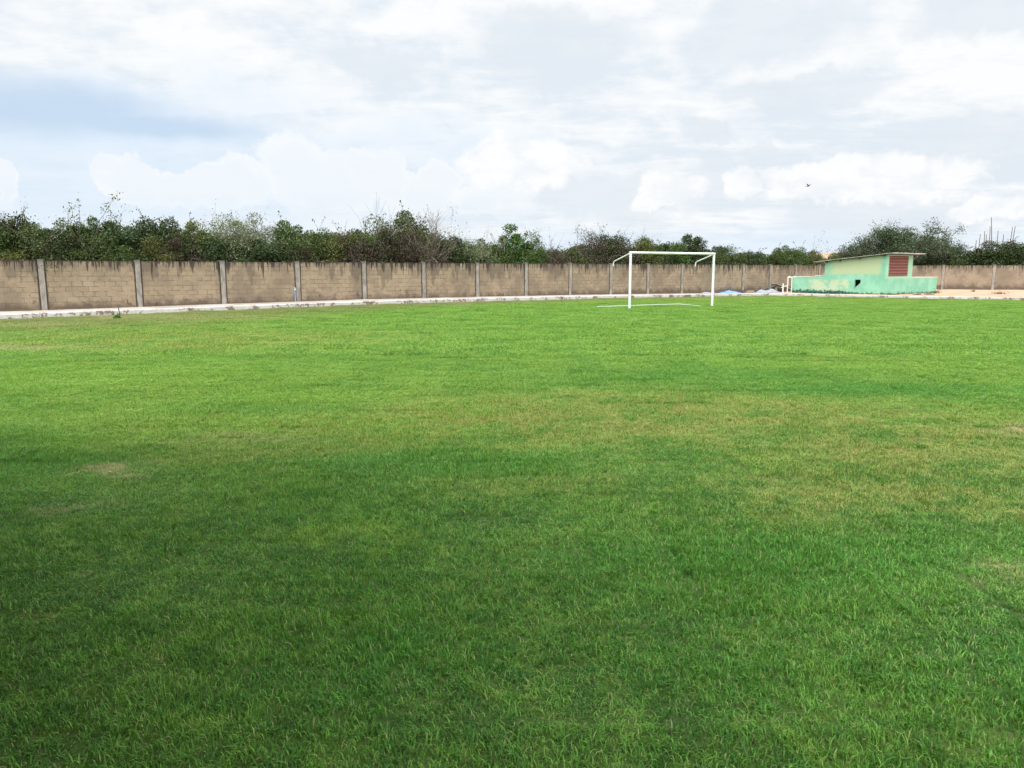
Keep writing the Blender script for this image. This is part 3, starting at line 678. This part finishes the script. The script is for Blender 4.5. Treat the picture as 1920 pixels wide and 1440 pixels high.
mb = MB(); mb.tube([(*p, z - .1), (p[0] + .01, p[1], z + .2), (p[0] - .012, p[1] + .01, z + .41)], [.019, .017, .014], 7)
tag(mb.build('iron_stake', M_rust), 'thin dark iron stake standing upright in the lawn edge', 'stake')

# leaf material factory -------------------------------------------------
def leafm(name, ca, cb, cc, trans=.3):
    m = bpy.data.materials.new(name); m.use_nodes = True; t = NT(m.node_tree); m.node_tree.nodes.clear()
    r = t.attr('rnd'); oi = t.node('ShaderNodeObjectInfo').outputs['Random']
    n = t.noise(worldco(t), .9, 3, .6)
    c = t.mix(r, ca, cb); c = t.mix(t.mr(t.m('FRACT', t.m('MULTIPLY', r, 13.7)), .72, 1.0, 0, .8), c, cc)
    c = t.mix(t.mr(n, .42, .68, 0, .45), c, cb)
    hs = t.node('ShaderNodeHueSaturation'); t.put(hs.inputs['Hue'], t.m('ADD', .485, t.m('MULTIPLY', oi, .03))); t.put(hs.inputs['Value'], t.m('ADD', .66, t.m('MULTIPLY', oi, .28))); t.put(hs.inputs['Color'], c)
    d = t.node('ShaderNodeBsdfPrincipled'); t.l.new(hs.outputs[0], d.inputs['Base Color']); d.inputs['Roughness'].default_value = .5; d.inputs['Specular IOR Level'].default_value = .3
    tr = t.node('ShaderNodeBsdfTranslucent'); t.l.new(hs.outputs[0], tr.inputs['Color'])
    mx = t.node('ShaderNodeMixShader'); mx.inputs[0].default_value = trans * .6
    t.l.new(d.outputs[0], mx.inputs[1]); t.l.new(tr.outputs[0], mx.inputs[2])
    o = t.node('ShaderNodeOutputMaterial'); t.l.new(mx.outputs[0], o.inputs[0]); return m
LM = {'dark': leafm('leaf_dark', (.026, .042, .012), (.050, .080, .016), (.095, .12, .030)),
      'mid': leafm('leaf_mid', (.042, .070, .015), (.085, .125, .022), (.16, .19, .045)),
      'yel': leafm('leaf_yellowish', (.070, .090, .018), (.125, .14, .028), (.21, .20, .05)),
      'pale': leafm('leaf_pale', (.11, .14, .055), (.20, .22, .10), (.34, .33, .20)),
      'brown': leafm('leaf_brown', (.060, .042, .028), (.095, .062, .040), (.07, .085, .03)),
      'fresh': leafm('leaf_fresh', (.040, .11, .018), (.085, .18, .030), (.15, .25, .05)),
      'far': leafm('leaf_feathery', (.042, .068, .028), (.075, .11, .042), (.17, .19, .10))}
def barkm(name, a, b_):
    return mat(name, a, .9, .15, lambda t, b: t.mix(t.noise(objco(t), 6, 4), a, b_))
M_bark = barkm('brown_bark', (.075, .055, .042), (.14, .11, .085)); M_barkp = barkm('pale_bark', (.26, .22, .18), (.40, .35, .29)); M_barkg = barkm('grey_brown_twig', (.12, .095, .075), (.20, .165, .13))

def leaves_mesh(name, cen, size, mt, r):
    n = len(cen)
    a = r.normal(size=(n, 3)); a /= np.linalg.norm(a, axis=1)[:, None]
    b = r.normal(size=(n, 3)); b -= (a * b).sum(1)[:, None] * a; b /= np.linalg.norm(b, axis=1)[:, None]
    s = size * r.uniform(.55, 1.35, n)[:, None]
    V = np.stack([cen - a * s * .62, cen + b * s * .30 - a * s * .05, cen + a * s * .62, cen - b * s * .30 - a * s * .05], 1).reshape(-1, 3)
    F = np.arange(n * 4).reshape(-1, 4)
    return mesh_from(name, V, F, [mt], attr={'rnd': np.repeat(r.random(n), 4)})
def branch(mb, p, d, L, rad, r, depth, tips, spread=.55, k=5):
    pts = [p]; n = 4; q = p.copy(); dd = d.copy()
    for i in range(n):
        dd = (dd + Vector(r.normal(0, .16, 3)) + Vector((0, 0, .05))).normalized(); q = q + dd * L / n; pts.append(q.copy())
    mb.tube(pts, [rad * (1 - .5 * i / n) for i in range(n + 1)], k, caps=False)
    if depth == 0:
        tips.append(pts[-1]); tips.append(pts[2]); return
    m = int(r.integers(2, 5))
    for j in range(m):
        s = pts[int(r.integers(2, n + 1))] if j else pts[-1]
        nd = (dd + Vector(r.normal(0, spread, 3))).normalized()
        branch(mb, s, nd, L * r.uniform(.55, .8), rad * .6, r, depth - 1, tips, spread, max(3, k - 1))
def make_bush(h, w, d, leafs, size, seed, fill=1.0, twigs=26, stem=.0, dome=1.0):
    """returns (crown mesh data builder, stem MB) in metres, base at z=0"""
    r = np.random.default_rng(seed)
    nc = max(14, int(26 * w * (h / 4) * .9))
    c = []
    while len(c) < nc:
        x, y, z = r.uniform(-1, 1, 3)
        z = (z + 1) / 2
        if z < stem / h: continue
        lim = math.sqrt(max(0, 1 - ((z - .35) / .65) ** 2)) if z > .35 else 1.0
        if math.hypot(x, y) < lim * .92: c.append((x * w / 2, y * d / 2, z * h * .93))
    c = np.array(c); cr = r.uniform(.34, .70, nc) * (h / 4.5) ** .5
    # irregular skyline: some clumps stick out
    k = r.random(nc) < .16; c[k, 2] *= r.uniform(1.0, 1.18, k.sum()); cr[k] *= .7
    ci = r.integers(0, nc, leafs)
    dirs = r.normal(size=(leafs, 3)); dirs /= np.linalg.norm(dirs, axis=1)[:, None]
    rad = r.uniform(.35, 1.0, leafs) ** .6 * (1 + .13 * r.normal(size=leafs))
    P = c[ci] + dirs * (rad * cr[ci])[:, None] * np.array([1.15, 1.15, .85])
    # loose sprigs reaching out
    sp = MB(); extra = []
    for i in range(twigs):
        j = int(r.integers(0, nc)); s = Vector(c[j]); dr = Vector((c[j][0] * .35, c[j][1] * .35, r.uniform(.6, 1.6))) + Vector(r.normal(0, .35, 3)); dr.normalize()
        L = r.uniform(.5, 1.15) * (h / 4.5); q = s + dr * L * .6; e = s + (dr + Vector(r.normal(0, .18, 3))).normalized() * L * 1.15
        sp.tube([s, q, e], [.014, .010, .005], 3, caps=False)
        for u in np.linspace(.35, 1, 9):
            if r.random() < fill * .75: extra.append(np.array(s.lerp(q, u / .55) if u < .55 else q.lerp(e, (u - .55) / .45)) + r.normal(0, .03, 3))
    if extra: P = np.concatenate([P, np.array(extra).repeat(2, 0) + r.normal(0, .03, (len(extra) * 2, 3))])
    P = P[P[:, 2] > .15]
    for i in range(9):
        a = r.uniform(0, 2 * math.pi); e = Vector(c[int(r.integers(0, nc))])
        b0 = Vector((math.cos(a) * .25, math.sin(a) * .25, -.1)); mid = b0.lerp(e, .5) + Vector(r.normal(0, .15, 3))
        sp.tube([b0, mid, e], [.05, .035, .015], 5, caps=False)
    return P, sp, r
PROTO = {}
def proto(kind, var):
    key = (kind, var)
    if key in PROTO: return PROTO[key]
    sd_ = hash_seed(kind, var)
    spec = {'dark': (4.2, 4.4, 3.4, 36000, .098, 'dark', .9, 12, M_bark), 'mid': (4.2, 4.2, 3.2, 34000, .092, 'mid', .9, 14, M_bark), 'yel': (4.0, 4.0, 3.2, 32000, .092, 'yel', .9, 12, M_bark),
            'pale': (4.4, 4.2, 3.2, 24000, .07, 'pale', 1.0, 55, M_barkp), 'brown': (4.2, 4.2, 3.2, 24000, .072, 'brown', .6, 85, M_barkg), 'feather': (5.2, 7.0, 3.4, 42000, .085, 'far', 1.0, 90, M_bark), 'fresh': (4.4, 3.6, 3.0, 28000, .115, 'fresh', .9, 20, M_bark)}[kind]
    h, w_, d_, n, s, lm, fill, tw, bk = spec
    P, sp, r = make_bush(h, w_, d_, n, s, sd_, fill, tw)
    lmesh = leaves_mesh('crown', P, s, LM[lm], r)
    smesh = bpy.data.meshes.new('stems'); smesh.from_pydata(sp.V, [], sp.F); smesh.materials.append(bk)
    PROTO[key] = (lmesh, smesh, h, w_); return PROTO[key]
def hash_seed(k, v): return sum(ord(c) * (i + 3) for i, c in enumerate(k)) * 7 + v
def wall_depth(px):
    r_ = (px - 960) / FPX * math.cos(PITCH)
    n = (W0[0] - r_ * W0[1]) / (r_ * WD[1] * WL - WD[0] * WL)
    if n <= 18: return W0[1] + WD[1] * WL * n
    t = (r_ * WC[1] - WC[0]) / (BD[0] - r_ * BD[1]); return WC[1] + BD[1] * t
def place(kind, var, px, ytop, wpx, back, label, name='bush', cat='bush', group=None):
    """real position: on the ray through column px, `back` metres beyond the wall"""
    D = wall_depth(px) + back; lm_, sm_, h0, w0 = proto(kind, var)
    H = CH + (505 - ytop) * D * .978 / FPX + .25; Wd = wpx / FPX * D
    x = ray(px, D); wa = wang if x < WC[0] else bang
    root = thing(name, label, cat, (x, D, -.25), wa + random.choice((0, math.pi)) + random.uniform(-.05, .05), group)
    Wd *= 1.35; wn_ = WN if x < WC[0] else np.array([BD[1], -BD[0]]); o_ = W0 if x < WC[0] else WC
    clear = abs(float(np.dot(np.array([x, D]) - o_, wn_))) - .42
    root.scale = (Wd / w0, min(Wd / w0, clear / 2.25), H / h0 * 1.0)
    link('crown', lm_, root); link('stems', sm_, root); return root
G1 = 'thicket bushes standing behind the block wall'
FR = [  # kind, var, px, ytop, width px, metres behind wall
 ('mid', 1, -70, 392, 150, 2.6), ('dark', 1, 18, 395, 110, 3.4), ('mid', 2, 70, 412, 100, 2.6), ('yel', 1, 40, 462, 100, 1.9), ('mid', 3, 150, 398, 90, 3.2), ('dark', 2, 120, 425, 110, 2.2),
 ('dark', 3, 232, 404, 130, 2.8), ('mid', 1, 205, 440, 110, 1.9), ('dark', 1, 305, 402, 110, 3.0), ('yel', 2, 292, 445, 90, 1.9), ('brown', 1, 340, 440, 100, 2.2), ('yel', 3, 368, 408, 80, 2.8), ('pale', 1, 432, 392, 120, 3.0), ('dark', 2, 405, 440, 110, 2.0),
 ('pale', 2, 495, 394, 110, 3.2), ('mid', 2, 540, 410, 90, 2.6), ('dark', 3, 500, 440, 120, 2.0), ('mid', 3, 590, 416, 90, 3.0), ('brown', 2, 560, 440, 90, 2.2), ('yel', 1, 630, 428, 90, 2.6), ('brown', 3, 668, 432, 110, 2.2),
 ('mid', 1, 700, 406, 110, 3.2), ('brown', 1, 730, 420, 110, 2.4), ('mid', 2, 765, 392, 100, 3.4), ('brown', 2, 788, 405, 90, 3.0), ('dark', 2, 850, 440, 80, 2.8), ('brown', 3, 800, 448, 80, 2.0),
 ('pale', 3, 890, 448, 90, 2.4), ('mid', 3, 925, 442, 70, 3.0), ('fresh', 1, 975, 428, 80, 3.0), ('mid', 1, 1000, 446, 70, 2.2), ('brown', 1, 1040, 462, 80, 2.6), ('mid', 2, 1075, 462, 80, 2.6),
 ('brown', 2, 1110, 434, 90, 3.0), ('dark', 1, 1140, 436, 100, 3.4), ('brown', 3, 1165, 446, 80, 2.4), ('yel', 2, 1205, 444, 80, 3.0), ('dark', 3, 1240, 450, 70, 2.6), ('fresh', 2, 1258, 442, 60, 3.6), ('dark', 2, 1292, 436, 76, 3.4), ('mid', 3, 1330, 464, 70, 3.0),
 ('mid', 1, 1370, 460, 70, 3.4), ('dark', 1, 1410, 468, 76, 2.6), ('mid', 2, 1455, 462, 70, 3.2), ('mid', 3, 1490, 456, 76, 3.4), ('yel', 3, 1525, 466, 70, 3.0), ('mid', 1, 1560, 474, 70, 2.8), ('dark', 3, 1600, 470, 80, 3.0),
 ('feather', 1, 1702, 424, 165, 4.4), ('dark', 2, 1655, 462, 90, 4.0), ('dark', 1, 1715, 466, 90, 4.0), ('mid', 2, 1775, 470, 80, 3.0), ('dark', 3, 1822, 460, 60, 3.0), ('dark', 1, 1868, 448, 90, 3.0), ('dark', 2, 1925, 452, 90, 3.0), ('mid', 3, 1990, 450, 100, 3.0), ('dark', 3, 2070, 446, 110, 3.0), ('mid', 2, -190, 385, 160, 3.0)]
desc = {'feather': 'broad rounded feathery tree', 'dark': 'dense dark green bush', 'mid': 'leafy mid green bush', 'yel': 'yellowish green low bush', 'pale': 'pale thin-leaved shrub with light twigs', 'brown': 'brown half-dry twiggy shrub', 'fresh': 'bright green broad-leaved shrub'}
def where(px):
    marks = [(-60, 'beyond the left edge'), (60, 'above the first full wall bay at far left'), (170, 'near the tall sprig at left'), (260, 'over the second wall pillar'), (400, 'left of the pale shrubs'), (480, 'by the third wall pillar'), (570, 'above the blue standpipe'), (690, 'right of the blue standpipe'),
             (780, 'just left of the bare tree'), (870, 'just right of the bare tree'), (960, 'midway between bare tree and goal'), (1090, 'left of the goal'), (1180, 'behind the left goal post'), (1270, 'behind the goal crossbar'), (1345, 'behind the right goal post'), (1440, 'between goal and green pump house'),
             (1540, 'left of the pump house roof'), (1650, 'behind the pump house roof'), (1740, 'right of the pump house roof'), (1830, 'left of the tall cacti'), (1900, 'below the tall cacti'), (9999, 'at the far right edge')]
    for lim, s_ in marks:
        if px <= lim: return s_
seen = {}
for (k, vv, px, yt, wp_, bk) in FR:
    base = '%s %s' % (desc[k], where(px)); n_ = seen.get(base, 0); seen[base] = n_ + 1
    if n_: base += [', further right', ', last right'][n_ - 1]
    place(k, vv, px, yt, wp_, bk, base, group=G1)
# second row closes the gaps low down
BK = [(-120, 'dark'), (10, 'mid'), (120, 'dark'), (230, 'dark'), (330, 'mid'), (430, 'dark'), (520, 'mid'), (620, 'dark'), (700, 'dark'), (790, 'dark'), (870, 'dark'), (940, 'dark'), (1020, 'dark'), (1100, 'dark'), (1180, 'mid'), (1260, 'dark'), (1340, 'dark'), (1420, 'mid'), (1500, 'dark'), (1580, 'mid'), (1680, 'dark'), (1760, 'dark'), (1850, 'mid'), (1940, 'dark')]
for i, (px, k) in enumerate(BK):
    yt = np.interp(px, [-120, 300, 640, 760, 850, 1020, 1140, 1200, 1300, 1400, 1600, 1700, 1850, 1940], [425, 430, 442, 430, 458, 472, 460, 464, 462, 476, 480, 470, 476, 465])
    place(k, 1 + i % 3, px, yt - 8, 170 - 30 * (px > 1000), 5.6 + (i % 3) * .5, 'dark back-row bush of the thicket ' + where(px) + ('' if not any(o_.get('label', '') == 'dark back-row bush of the thicket ' + where(px) for o_ in bpy.data.objects) else ', further right'), group='back row of thicket bushes')

# bare pale tree, twig sprays, feathery tree, sprig, cacti
def spray_tree(name, label, cat, px, ytop, back, spread, depth, seed, bark, leaf=None, lsize=.07, per=8, stems=3, rad=.05, lean=(0, 0), Hf=.40, jit=.14, group=None):
    D = wall_depth(px) + back; H = CH + (505 - ytop) * D * .978 / FPX + .1
    r = np.random.default_rng(seed); root = thing(name, label, cat, (ray(px, D), D, -.1), 0, group)
    mb = MB(); tips = []
    for i in range(stems):
        a = r.uniform(0, 6.28); d = Vector((math.cos(a) * .28 + lean[0], math.sin(a) * .28 + lean[1], 1)).normalized()
        branch(mb, Vector((0, 0, 0)), d, H * Hf, rad, r, depth, tips, spread)
    zm = max(p[2] for p in mb.V); sc_ = H / zm
    mb.V = [(p[0] * sc_, p[1] * sc_, p[2] * sc_) for p in mb.V]
    mb.build('trunk', bark, root)
    if leaf:
        tp = np.array([tuple(p * sc_) for p in tips]); P = tp.repeat(per, 0) + r.normal(0, jit, (len(tp) * per, 3))
        link('crown', leaves_mesh('crown', P, lsize, LM[leaf], r), root)
    return root
spray_tree('bare_tree', 'pale leafless tree rising behind the wall in mid picture', 'tree', 806, 386, 2.0, .36, 4, 5, M_barkg, None, stems=4, rad=.05, Hf=.40, lean=(.10, .06))
spray_tree('bare_tree', 'thin bare twigs above the brown shrubs left of the pale tree', 'tree', 681, 368, 2.8, .30, 2, 9, M_barkg, None, stems=3, rad=.022, Hf=.5)
spray_tree('bare_tree', 'slender bare twigs just left of the bright green shrub', 'tree', 925, 420, 2.6, .35, 3, 12, M_barkp, None, stems=3, rad=.02, Hf=.45)
spray_tree('bare_tree', 'wispy bare shrub right of the bright green shrub', 'tree', 1026, 425, 2.6, .3, 2, 14, M_barkg, 'pale', .06, 1, stems=3, rad=.018, Hf=.5)
spray_tree('bare_tree', 'airy twiggy tree top behind the left goal post', 'tree', 1182, 420, 3.2, .40, 3, 17, M_barkg, 'pale', .05, 1, stems=4, rad=.025, Hf=.42)
spray_tree('sprig_tree', 'young leafy sprig leaning above the thicket at far left', 'tree', 168, 368, 2.4, .34, 2, 21, M_bark, 'mid', .075, 18, stems=3, rad=.03, lean=(.12, 0), Hf=.5)
spray_tree('sprig_tree', 'sparse leafy shoots standing over the bushes left of the sprig', 'tree', 112, 388, 2.8, .4, 2, 23, M_bark, 'pale', .07, 12, stems=3, rad=.03, Hf=.48)
spray_tree('twiggy_tree', 'fine twiggy tree with pale leaves above the third pillar', 'tree', 455, 384, 2.6, .42, 3, 25, M_barkg, 'pale', .06, 4, stems=5, rad=.03, Hf=.42)
spray_tree('twiggy_tree', 'fine twiggy tree with sparse leaves left of the bare tree', 'tree', 778, 384, 2.4, .42, 3, 27, M_barkg, 'mid', .07, 4, stems=5, rad=.03, Hf=.42)
spray_tree('twiggy_tree', 'thin-leaved tree top just left of the goal', 'tree', 1128, 418, 3.0, .45, 3, 29, M_barkg, 'far', .08, 5, stems=5, rad=.03, Hf=.42)
spray_tree('twiggy_tree', 'small twiggy shrub top left of the pump house', 'tree', 1490, 440, 3.0, .34, 2, 31, M_barkg, 'mid', .08, 5, stems=3, rad=.02, Hf=.5)
for i, (px, yt, sd_, lb) in enumerate([(1672, 418, 41, 'broad feathery green tree behind the pump house roof'), (1738, 412, 43, 'wide airy green tree right of the pump house'), (1625, 436, 45, 'smaller feathery tree left of the broad one')]):
    spray_tree('feathery_tree', lb, 'tree', px, yt, 3.6, .62, 4, sd_, M_bark, 'far', .11, 16, stems=5 if i < 2 else 4, rad=.07, Hf=.30, jit=.20)
M_cact = mat('cactus_skin', (.10, .11, .07), .8, .2, lambda t, b: t.mix(t.noise(objco(t), 4, 3), (.20, .12, .10), (.11, .11, .075)))
def cactus(label, px, stems):
    D = wall_depth(px) + 2.6; root = None; mb = MB(); x0 = ray(px, D)
    for (a, yt, b_) in stems:       # foot column, top row, top column
        z1 = CH + (505 - yt) * D * .978 / FPX; z0 = -.2; xa, xb = ray(a, D) - x0, ray(b_, D) - x0; n = 7; pts = []
        for i in range(n + 1):
            f = i / n; pts.append((xa + (xb - xa) * f ** 2.2, .1 * math.sin(f * 3 + a), z0 + (z1 - z0) * f))
        # ribbed stem, six shallow ribs
        k = 12; V = []
        for i, p_ in enumerate(pts):
            rr = .036 * (1 - .35 * (i / n) ** 3)
            for j in range(k):
                an = 2 * math.pi * j / k; q = rr * (1.0 if j % 2 else .74); V.append((p_[0] + q * math.cos(an), p_[1] + q * math.sin(an), p_[2]))
        F = [(i * k + j, i * k + (j + 1) % k, (i + 1) * k + (j + 1) % k, (i + 1) * k + j) for i in range(n) for j in range(k)] + [tuple(n * k + j for j in range(k))]
        mb.add(V, F)
    o = mb.build('columnar_cactus', M_cact, None, (x0, D, 0)); tag(o, label, 'cactus'); return o
cactus('tallest clump of thin columnar cactus above the bush at right', 1850, [(1859, 408, 1851), (1850, 425, 1848.5), (1842, 434, 1839), (1864, 433, 1866), (1846, 440, 1845)])
cactus('pair of reddish cactus columns with a short one, further right', 1890, [(1887, 427, 1889.5), (1892, 425, 1895), (1877, 440, 1877)])
cactus('two short cactus columns left of the tallest clump', 1828, [(1830, 440, 1831), (1824, 451, 1824.5)])

# weeds
def weed(px, y, h, seed, label, leaf='yel', name='weed', zoff=.0, n=140, w=.16):
    r = np.random.default_rng(seed); x = ray(px, y); P = np.c_[r.normal(0, w, n), r.normal(0, w, n), np.abs(r.normal(0, h * .45, n)) + .01]
    o = link(name, leaves_mesh(name, P, .07, LM[leaf], r), None, (x, y, float(T(x, y)) + zoff)); return tag(o, label, 'weed')
weed(212.5, 26.65, .14, 3, 'small leafy green weed at the foot of the iron stake', 'fresh', w=.055, n=90)
weed(1759, 53.5, .22, 4, 'dry yellow weed at the right end of the green low wall', zoff=.18)
weed(1881, 50.2, .2, 5, 'dry weed tuft on the sand strip near the right edge', zoff=.2, w=.3)
weed(1747, 50.6, .16, 6, 'low green weed against the right part of the green wall', 'dark', zoff=.12)
weed(1725, 50.0, .14, 7, 'small dark weed at the base of the green wall', 'dark', zoff=.12)
weed(1829, 56.5, .22, 8, 'thin weed on the sand close to the far wall', 'yel', zoff=.2, n=60, w=.07)
# debris against the wall
def cloth(name, label, n, q, L, Wd, h, m, seed, cat):
    r = np.random.default_rng(seed); nx, ny = 16, 8; V = []
    c = wp(n, q)
    for j in range(ny):
        for i in range(nx):
            u = i / (nx - 1) - .5; v_ = j / (ny - 1) - .5
            e = max(0, 1 - (2 * u) ** 4) * max(0, 1 - (2 * v_) ** 2)
            V.append((u * L * (1 - .2 * v_), v_ * Wd, .012 + h * e * (.6 + .4 * math.sin(u * 9 + seed) * math.cos(v_ * 7)) + .05 * r.random() * e))
    V = np.array(V); n0 = len(V); V = np.concatenate([V, V - np.array([0, 0, .01])])
    F = [(j * nx + i, j * nx + i + 1, (j + 1) * nx + i + 1, (j + 1) * nx + i) for j in range(ny - 1) for i in range(nx - 1)]
    F += [(n0 + f[3], n0 + f[2], n0 + f[1], n0 + f[0]) for f in F]
    o = link(name, mesh_from(name, V, F, [m], smooth=True), None, (*c, onp(c)), wang); return tag(o, label, cat)
M_blue = paint('blue_plastic', (.13, .27, .50), (.5, .6, .75), .6, .4); M_grey = paint('grey_sheet', (.24, .26, .29), (.07, .07, .075), .8, .6); M_blk = mat('black_plastic', (.02, .02, .02), .5)
cloth('plastic_sheet', 'crumpled blue plastic sheet at the wall foot right of the goal', 12.33, .55, 1.9, .7, .16, M_blue, 2, 'sheet')
cloth('plastic_sheet', 'pale blue sheet scrap lying behind the right goal post', 11.6, .6, 1.4, .5, .07, M_grey, 3, 'sheet')
cloth('plastic_bag', 'black plastic bag beside the blue sheet', 12.72, .5, .7, .5, .22, M_blk, 4, 'bag')
cloth('sheet_pile', 'pile of grey and white sheets leaning by the wall', 13.55, .8, 2.4, .9, .26, M_grey, 5, 'sheet')
def plank(label, n0, q0, z0, n1, q1, z1, w_, th, m, name='board', cat='board'):
    a = wp(n0, q0); b_ = wp(n1, q1); a = Vector((*a, onp(a) + z0)); b_ = Vector((*b_, onp(b_) + z1)); d = b_ - a; L = d.length
    Mx = Matrix.Translation(a) @ d.to_track_quat('X', 'Z').to_matrix().to_4x4(); mb = MB(); mb.box((0, -w_ / 2, 0), (L, w_ / 2, th), Mx)
    return tag(mb.build(name, m, bevel=.004), label, cat)
M_wood = paint('weathered_wood', (.10, .08, .065), (.2, .17, .13), .7, .9); M_tan = paint('tan_board', (.36, .25, .17), (.2, .15, .1), .6, .9)
plank('dark weathered board propped over the sheet pile', 13.45, .55, .22, 14.15, .35, .52, .22, .03, M_wood)
plank('second dark board leaning lower against the sheet pile', 13.9, .8, .05, 14.1, .3, .5, .18, .03, M_wood)
plank('concrete slab leaning down from the wall pillar by the debris', 14.05, .25, .60, 14.75, .5, .02, .5, .06, M_pill, 'concrete_slab', 'slab')
plank('flat tan board on the pavement left of the sheet pile', 12.95, .6, .02, 13.15, .5, .03, .3, .12, M_tan)
def rubble(label, n, q, cnt, seed, m):
    r = np.random.default_rng(seed); mb = MB()
    for i in range(cnt):
        s = r.uniform(.05, .13); p = (r.normal(0, .45), r.normal(0, .14), abs(r.normal(0, .05)) + s * .4)
        Mx = Matrix.Translation(p) @ Matrix.Rotation(r.uniform(0, 6), 4, Vector(r.normal(size=3)).normalized()); mb.box((-s, -s * .7, -s * .5), (s, s * .7, s * .5), Mx)
    c = wp(n, q); o = mb.build('rubble', m, None, (*c, onp(c)), wang, bevel=.01); o['kind'] = 'stuff'; return tag(o, label, 'rubble')
rubble('dark rubble heap at the wall foot behind the boards', 13.25, .35, 34, 3, M_wood)
# bird in the distance
def bird():
    D = 60.0; x = ray(1507, D); z = CH + (505 - 355) * D / FPX
    root = thing('bird', 'tiny dark bird flying in the sky above the pump house', 'bird', (x, D, z), .5)
    mb = MB(); mb.tube([(0, -.15, 0), (0, -.08, .02), (0, .04, .015), (0, .12, 0), (0, .22, -.005)], [.008, .032, .042, .025, .012], 8)
    for s_ in (-1, 1):
        P_ = [(s_ * .02, -.05, .03), (s_ * .14, -.08, .12), (s_ * .26, -.01, .17), (s_ * .13, .03, .11), (s_ * .02, .06, .025)]
        mb.add([(a, b_, c + .006) for a, b_, c in P_] + [(a, b_, c - .006) for a, b_, c in P_], [(0, 1, 3, 4), (1, 2, 3), (9, 8, 6, 5), (8, 7, 6)] + [(i, 5 + i, 5 + (i + 1) % 5, (i + 1) % 5) for i in range(5)])
    mb.add([(-.01, .2, 0), (.01, .2, 0), (.05, .30, 0), (-.05, .30, 0), (-.01, .2, .008), (.01, .2, .008), (.05, .30, .006), (-.05, .30, .006)], [(0, 3, 2, 1), (4, 5, 6, 7), (0, 1, 5, 4), (1, 2, 6, 5), (2, 3, 7, 6), (3, 0, 4, 7)])
    mb.build('body', mat('dark_feathers', (.05, .05, .055), .8), root)
bird()

# ------------------------------------------------------------------ unseen shade tree beside the photographer (crown shaped to darken the near grass)
def shade_tree():
    x, y = -4.2, -1.6
    root = thing('shade_tree', 'unseen broad leafy tree behind the camera, crown shaped to shade the near grass', 'tree', (x, y, 0), 0)
    r = np.random.default_rng(77); mb = MB()
    mb.tube([(0, 0, -.2), (.05, 0, 1.2), (.1, .05, 2.6), (.05, .1, 3.6)], [.34, .25, .22, .18], 12)
    tips = []
    for i in range(7):
        a = i * .9; branch(mb, Vector((.06, .08, 3.0 + .1 * i)), Vector((math.cos(a), math.sin(a), .75)).normalized(), 2.3, .11, r, 3, tips, .5, 6)
    mb.build('trunk', M_bark, root)
    nc = 400; aa = r.uniform(0, 6.283, nc); ra = np.sqrt(r.random(nc)); c = np.c_[-1.0 + 5.2 * ra * np.cos(aa), 1.5 + 4.1 * ra * np.sin(aa), r.uniform(2.9, 7.0, nc)]
    c = np.concatenate([c, np.c_[r.uniform(-5, 5, 130), r.uniform(-4.2, -.6, 130), r.uniform(1.0, 5.0, 130)], np.c_[r.uniform(-6.6, -4.2, 50), r.uniform(-3.5, 1.5, 50), r.uniform(1.6, 5.0, 50)]]); nc = len(c)  # low leaf skirts added to block sky light from behind
    P = c[r.integers(0, nc, 170000)] + r.normal(0, .42, (170000, 3)); P = P[((P[:, 2] > 2.6) | (P[:, 1] < -.4) | (P[:, 0] < -3.6)) & (np.abs(P[:, 0] + x) > .80 * (P[:, 1] + y) * (P[:, 2] < 3.3)) & (P[:, 2] > .4) & ((P[:, 1] + y < -.9) | (P[:, 2] > 3.0) | (P[:, 0] + x < -3 - .9 * (P[:, 1] + y))) & ((P[:, 2] - 1.7 > .41 * (P[:, 1] + y)) | (P[:, 0] + x < -2.5 - .85 * (P[:, 1] + y)))]
    link('crown', leaves_mesh('crown', P, .17, LM['dark'], r), root)
shade_tree()
